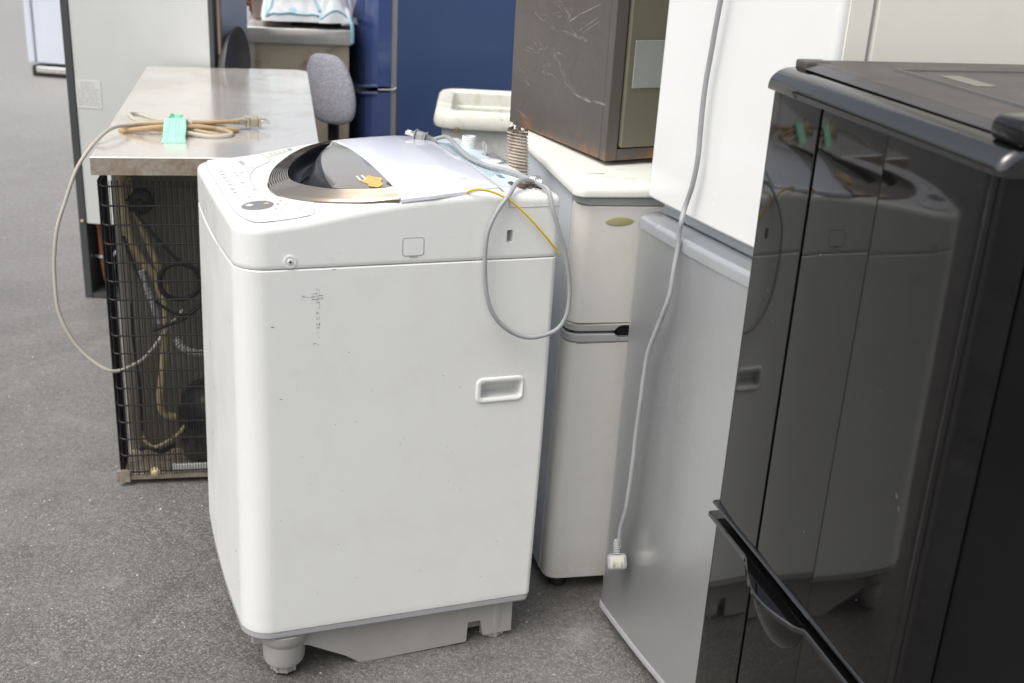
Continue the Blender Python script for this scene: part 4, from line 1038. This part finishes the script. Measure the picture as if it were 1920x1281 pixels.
for x in (.03, .55):
    for y in (.05, .5): mk('foot', *lathe([(.02, .06), (.022, 0)], x, y, 14), feetm, bl)

# ================================================================== cream tub
tb = frame('cream_plastic_tub', -.272, 3.79, 2, 0, 0, 'deep dirty cream plastic tub with a broken rim, in front of the navy refrigerator', 'tub')
TH = .72; TW = .62; TD = .40
def tr(off, r=.05): return rrect(-off, -off, TW+off, TD+off, max(.012, r+off), 8)
def dens(p, st_=.02):
    out = []
    for i in range(len(p)):
        x0, y0 = p[i]; x1, y1 = p[(i+1) % len(p)]; k = max(1, int(math.hypot(x1-x0, y1-y0)/st_))
        for j in range(k): out.append((x0+(x1-x0)*j/k, y0+(y1-y0)*j/k))
    return out
b0_ = dens(tr(0))
def trg(off, z, dmg=0):
    out = []
    for x, y in inset(b0_, -off):
        d = 0
        if dmg:
            n_ = noise.noise(Vector((x*14, y*14, 2)))
            near = (1 if y < .03 else (max(0, 1-(y/.22)) if x < .03 else 0))
            d = near*(.006+.010*max(0, n_))*dmg
        out.append((x, y, z-d))
    return out
rings = [trg(-.03, .01), trg(-.028, .0), trg(-.03, .012), trg(-.012, .4), trg(-.002, TH-.055)]
v, f = loft(rings, True, False); mk('tub_wall', v, f, tub, tb, 40)
rings = [trg(-.002, TH-.058), trg(.022, TH-.055, .6), trg(.026, TH-.045), trg(.020, TH-.008, 1), trg(.012, TH, 1), trg(-.022, TH-.002, 1), trg(-.030, TH-.008), trg(-.034, TH-.05), trg(-.045, TH-.055), trg(-.05, TH-.1), trg(-.06, .3), trg(-.07, .25)]
v, f = loft(rings, False, True); mk('rim', v, f, tubrim, tb, 40)
mk('rim_crack', *box(.048, -.0275, TH-.066, .060, -.020, TH-.052, .002, 1), rustline, tb)

# ================================================================== office chair back
ch = frame('office_chair', -.662, 3.95, 66, 0, 0, 'grey fabric office chair, only its rounded backrest visible between sink and navy fridge', 'chair')
def blob(P, Q, nn=6):
    pass
rows = []
for j in range(17):
    s = j/16*pi; zz_ = .735+.112*cos(s); wy = .088*sin(s)**.55*(1.06-.1*cos(s)) if 0 < j < 16 else .002
    ring = []
    for i in range(28):
        a = i/28*2*pi; x = .028*abs(sin(s))**.4*abs(sin(a))**.8*(1 if sin(a) > 0 else -1); y = wy*cos(a)
        ring.append((x+.02*(y/.15)**2+(zz_-.73)*.12, y+(zz_-.735)*.22, zz_))
    rows.append(ring)
v, f = loft(rows); mk('backrest', v, f, chairfab, ch, 70)
mk('back_bar', *box(.02, -.02, .42, .035, .02, .70, .004, 2), blackmat, ch)
mk('seat', *prism(rrect(-.42, -.22, .02, .22, .08, 6), .40, .46, bt=.02, bb=.015), chairfab, ch)
mk('column', *lathe([(.03, .40), (.03, .12), (.045, .1), (.045, .07)], -.2, 0, 16), blackmat, ch)
g = G()
for k in range(5):
    a = k/5*2*pi+.3
    g.add(*tube([(-.2, 0, .10), (-.2+.16*cos(a), .16*sin(a), .085), (-.2+.28*cos(a), .28*sin(a), .065)], .018, 8, 3))
    g.add(*lathe([(.026, -.012), (.026, .012)], 0, 0, 14, lambda x, y, z, a=a: (-.2+.28*cos(a)+x*cos(a)-z*sin(a), .28*sin(a)+x*sin(a)+z*cos(a), .027+y)))
g.mk('star_base', blackmat, ch)

# ================================================================== sink unit with things on it
sk_ = frame('stainless_sink_unit', -1.065, 4.47, 10, 0, 0, 'grimy stainless sink unit at the back with a towel and pans piled on it', 'sink')
SKW = .40; SKD = 1.0; SKH = .86
mk('rim', *prism(rrect(0, 0, SKW, SKD, .012, 4), SKH-.058, SKH, bt=.006, bb=.003, seg=3), stainless, sk_)
mk('front_panel', *box(.012, .012, .12, SKW-.012, .02, SKH-.06), sinkfront, sk_, 0)
mk('carcass', *box(.012, .021, .06, SKW-.012, SKD-.02, SKH-.06), sinkfront, sk_, 0)
mk('corner_post', *box(.004, .004, 0, .034, .0115, SKH-.0585), stainless, sk_, 0)
for x in (.012, SKW-.04):
    for y in (.03, SKD-.06): mk('leg', *box(x, y, 0, x+.028, y+.03, .059), darkframe, sk_, 0)
def atsk(nm, lab, cat, x, y, z, rot=0):
    q = radians(10); return frame(nm, -1.065+x*cos(q)-y*sin(q), 4.47+x*sin(q)+y*cos(q), 10+rot, 0, 0, lab, cat, z=z)
pn = atsk('saucepan', 'dull brown saucepan lying beside the printed towel on the sink unit', 'saucepan', .11, .28, SKH+.001)
mk('pan_bowl', *lathe([(.075, 0), (.09, .006), (.098, .075), (.102, .078), (.096, .078), (.09, .012), (.05, .008)], 0, 0, 32), potm, pn)
mk('pan_handle', *tube([(-.09, .02, .068), (-.13, .03, .075), (-.21, .05, .08)], .009, 8, 3), blackmat, pn)
wd_ = atsk('wooden_handle_tray', 'reddish-brown wooden board lying at the back left of the sink unit', 'board', .02, .46, SKH+.001, 12)
mk('board', *box(-.10, -.05, .03, .14, .05, .055, .006, 2), woodm, wd_)
mk('board_foot', *box(-.02, -.04, 0, .08, .04, .0295, .004, 1), woodm, wd_)
tr_ = atsk('black_tray', 'shallow black tray under the towel on the sink unit', 'tray', .17, .06, SKH+.001)
mk('tray_body', *prism(rrect(0, 0, .19, .22, .02, 5), 0, .022, bt=.004, bb=.004, seg=2), blackmat, tr_)
tw = atsk('printed_towel', 'white towel printed in pale blue and green, heaped on the sink unit', 'towel', .10, .04, SKH+.024)
random.seed(2)
def towel(x0, y0, x1, y1, h, seed, folds):
    rows = []; n = 46
    for j in range(n):
        row = []
        for i in range(n):
            s = i/(n-1); q = j/(n-1); x = x0+(x1-x0)*s; y = y0+(y1-y0)*q
            e = (min(1, s*5, (1-s)*5)*min(1, q*5, (1-q)*5))
            z = h*sqrt(max(0, 1-((s-.5)*1.75)**2))*sqrt(max(0, 1-((q-.55)*1.7)**2))
            w_ = abs(noise.noise(Vector((x*folds+noise.noise(Vector((y*14, x*8, seed)))*1.2, y*folds*.45, seed))))
            z = z*(.62+1.0*w_)+.018*w_
            row.append((x+.012*noise.noise(Vector((x*20, y*20, seed+5))), y+.018*noise.noise(Vector((x*16, y*16, seed+9))), max(.0, z*e**.35)))
        rows.append(row)
    # closed underside
    v, f = loft(rows, False, False, False)
    return v, f, rows
v, f, rows = towel(-.04, -.04, .215, .42, .19, 3.3, 8); mk('towel_heap', v, f, towelm, tw, 80, False)
g = G(); g.add(*tube([Vector(p)+Vector((0, 0, .003)) for p in rows[1][2:-2:2]], .0045, 6, 3)); g.add(*tube([Vector(p)+Vector((0, 0, .002)) for p in [r[3] for r in rows][2:-2:2]], .0045, 6, 3)); g.add(*tube([Vector(rows[2+i*2][3+i*3])+Vector((0, -.004, .004)) for i in range(13)], .005, 6, 3)); g.add(*tube([Vector(rows[26-i*2][2+i*3])+Vector((0, -.004, .004)) for i in range(13)], .005, 6, 3)); g.mk('towel_hem', towelblue, tw, 60)
v, f, rows = towel(.175, -.05, .30, .20, .13, 7.4, 9); mk('towel_fold', v, f, towelm, tw, 80, False)
g = G(); g.add(*tube([Vector(p)+Vector((0, 0, .002)) for p in rows[2][2:-2:2]], .0045, 6, 3)); g.add(*tube([(.285, -.045, .02), (.297, -.056, .0), (.300, -.060, -.03), (.299, -.061, -.07)], .010, 8, 4, .4)); g.mk('towel_hem', towelblue, tw, 60)

# ================================================================== dark pan hanging flat against the grey fridge's side
pd = frame('round_dark_pan', -1.4792, 3.7937, -4.0, -.0046, 0, 'dark round pan hanging flat against the side of the tall grey refrigerator', 'pan')
xf = lambda x, y, z: (GW+.003+z, .115+x, .79+y)
g = G(); g.add(*lathe([(.02, .006), (.10, .006), (.112, .010), (.135, .034), (.139, .034), (.139, .031), (.117, .004), (.105, .0), (.02, .0)], 0, 0, 40, xf)); g.mk('pan_disc', panm, pd, 50)
g = G(); g.add(*box(GW+.004, .012, .85, GW+.016, .040, 1.12, .004, 2)); g.mk('pan_handle', potm, pd)

for o in bpy.data.objects:
    if o.name.split('.')[0] in ('panel_captions', 'scuff_marks', 'scratch_marks', 'dried_crud', 'hose_crud', 'grime_streaks', 'label_print', 'sticker_print', 'condenser_wires', 'rust_streak', 'recess_teeth'): o['kind'] = 'stuff'

for o in bpy.data.objects:
    if o.type == 'MESH' and len(o.data.polygons) < 4000 and o.name.split('.')[0] in ('body', 'top_housing', 'door', 'upper_door', 'lower_door', 'shell', 'lid', 'top_panel', 'worktop', 'side_panel', 'cabinet_body', 'plug', 'door_plate', 'top_trim', 'base_skirt'):
        md = o.modifiers.new('weighted', 'WEIGHTED_NORMAL'); md.keep_sharp = True
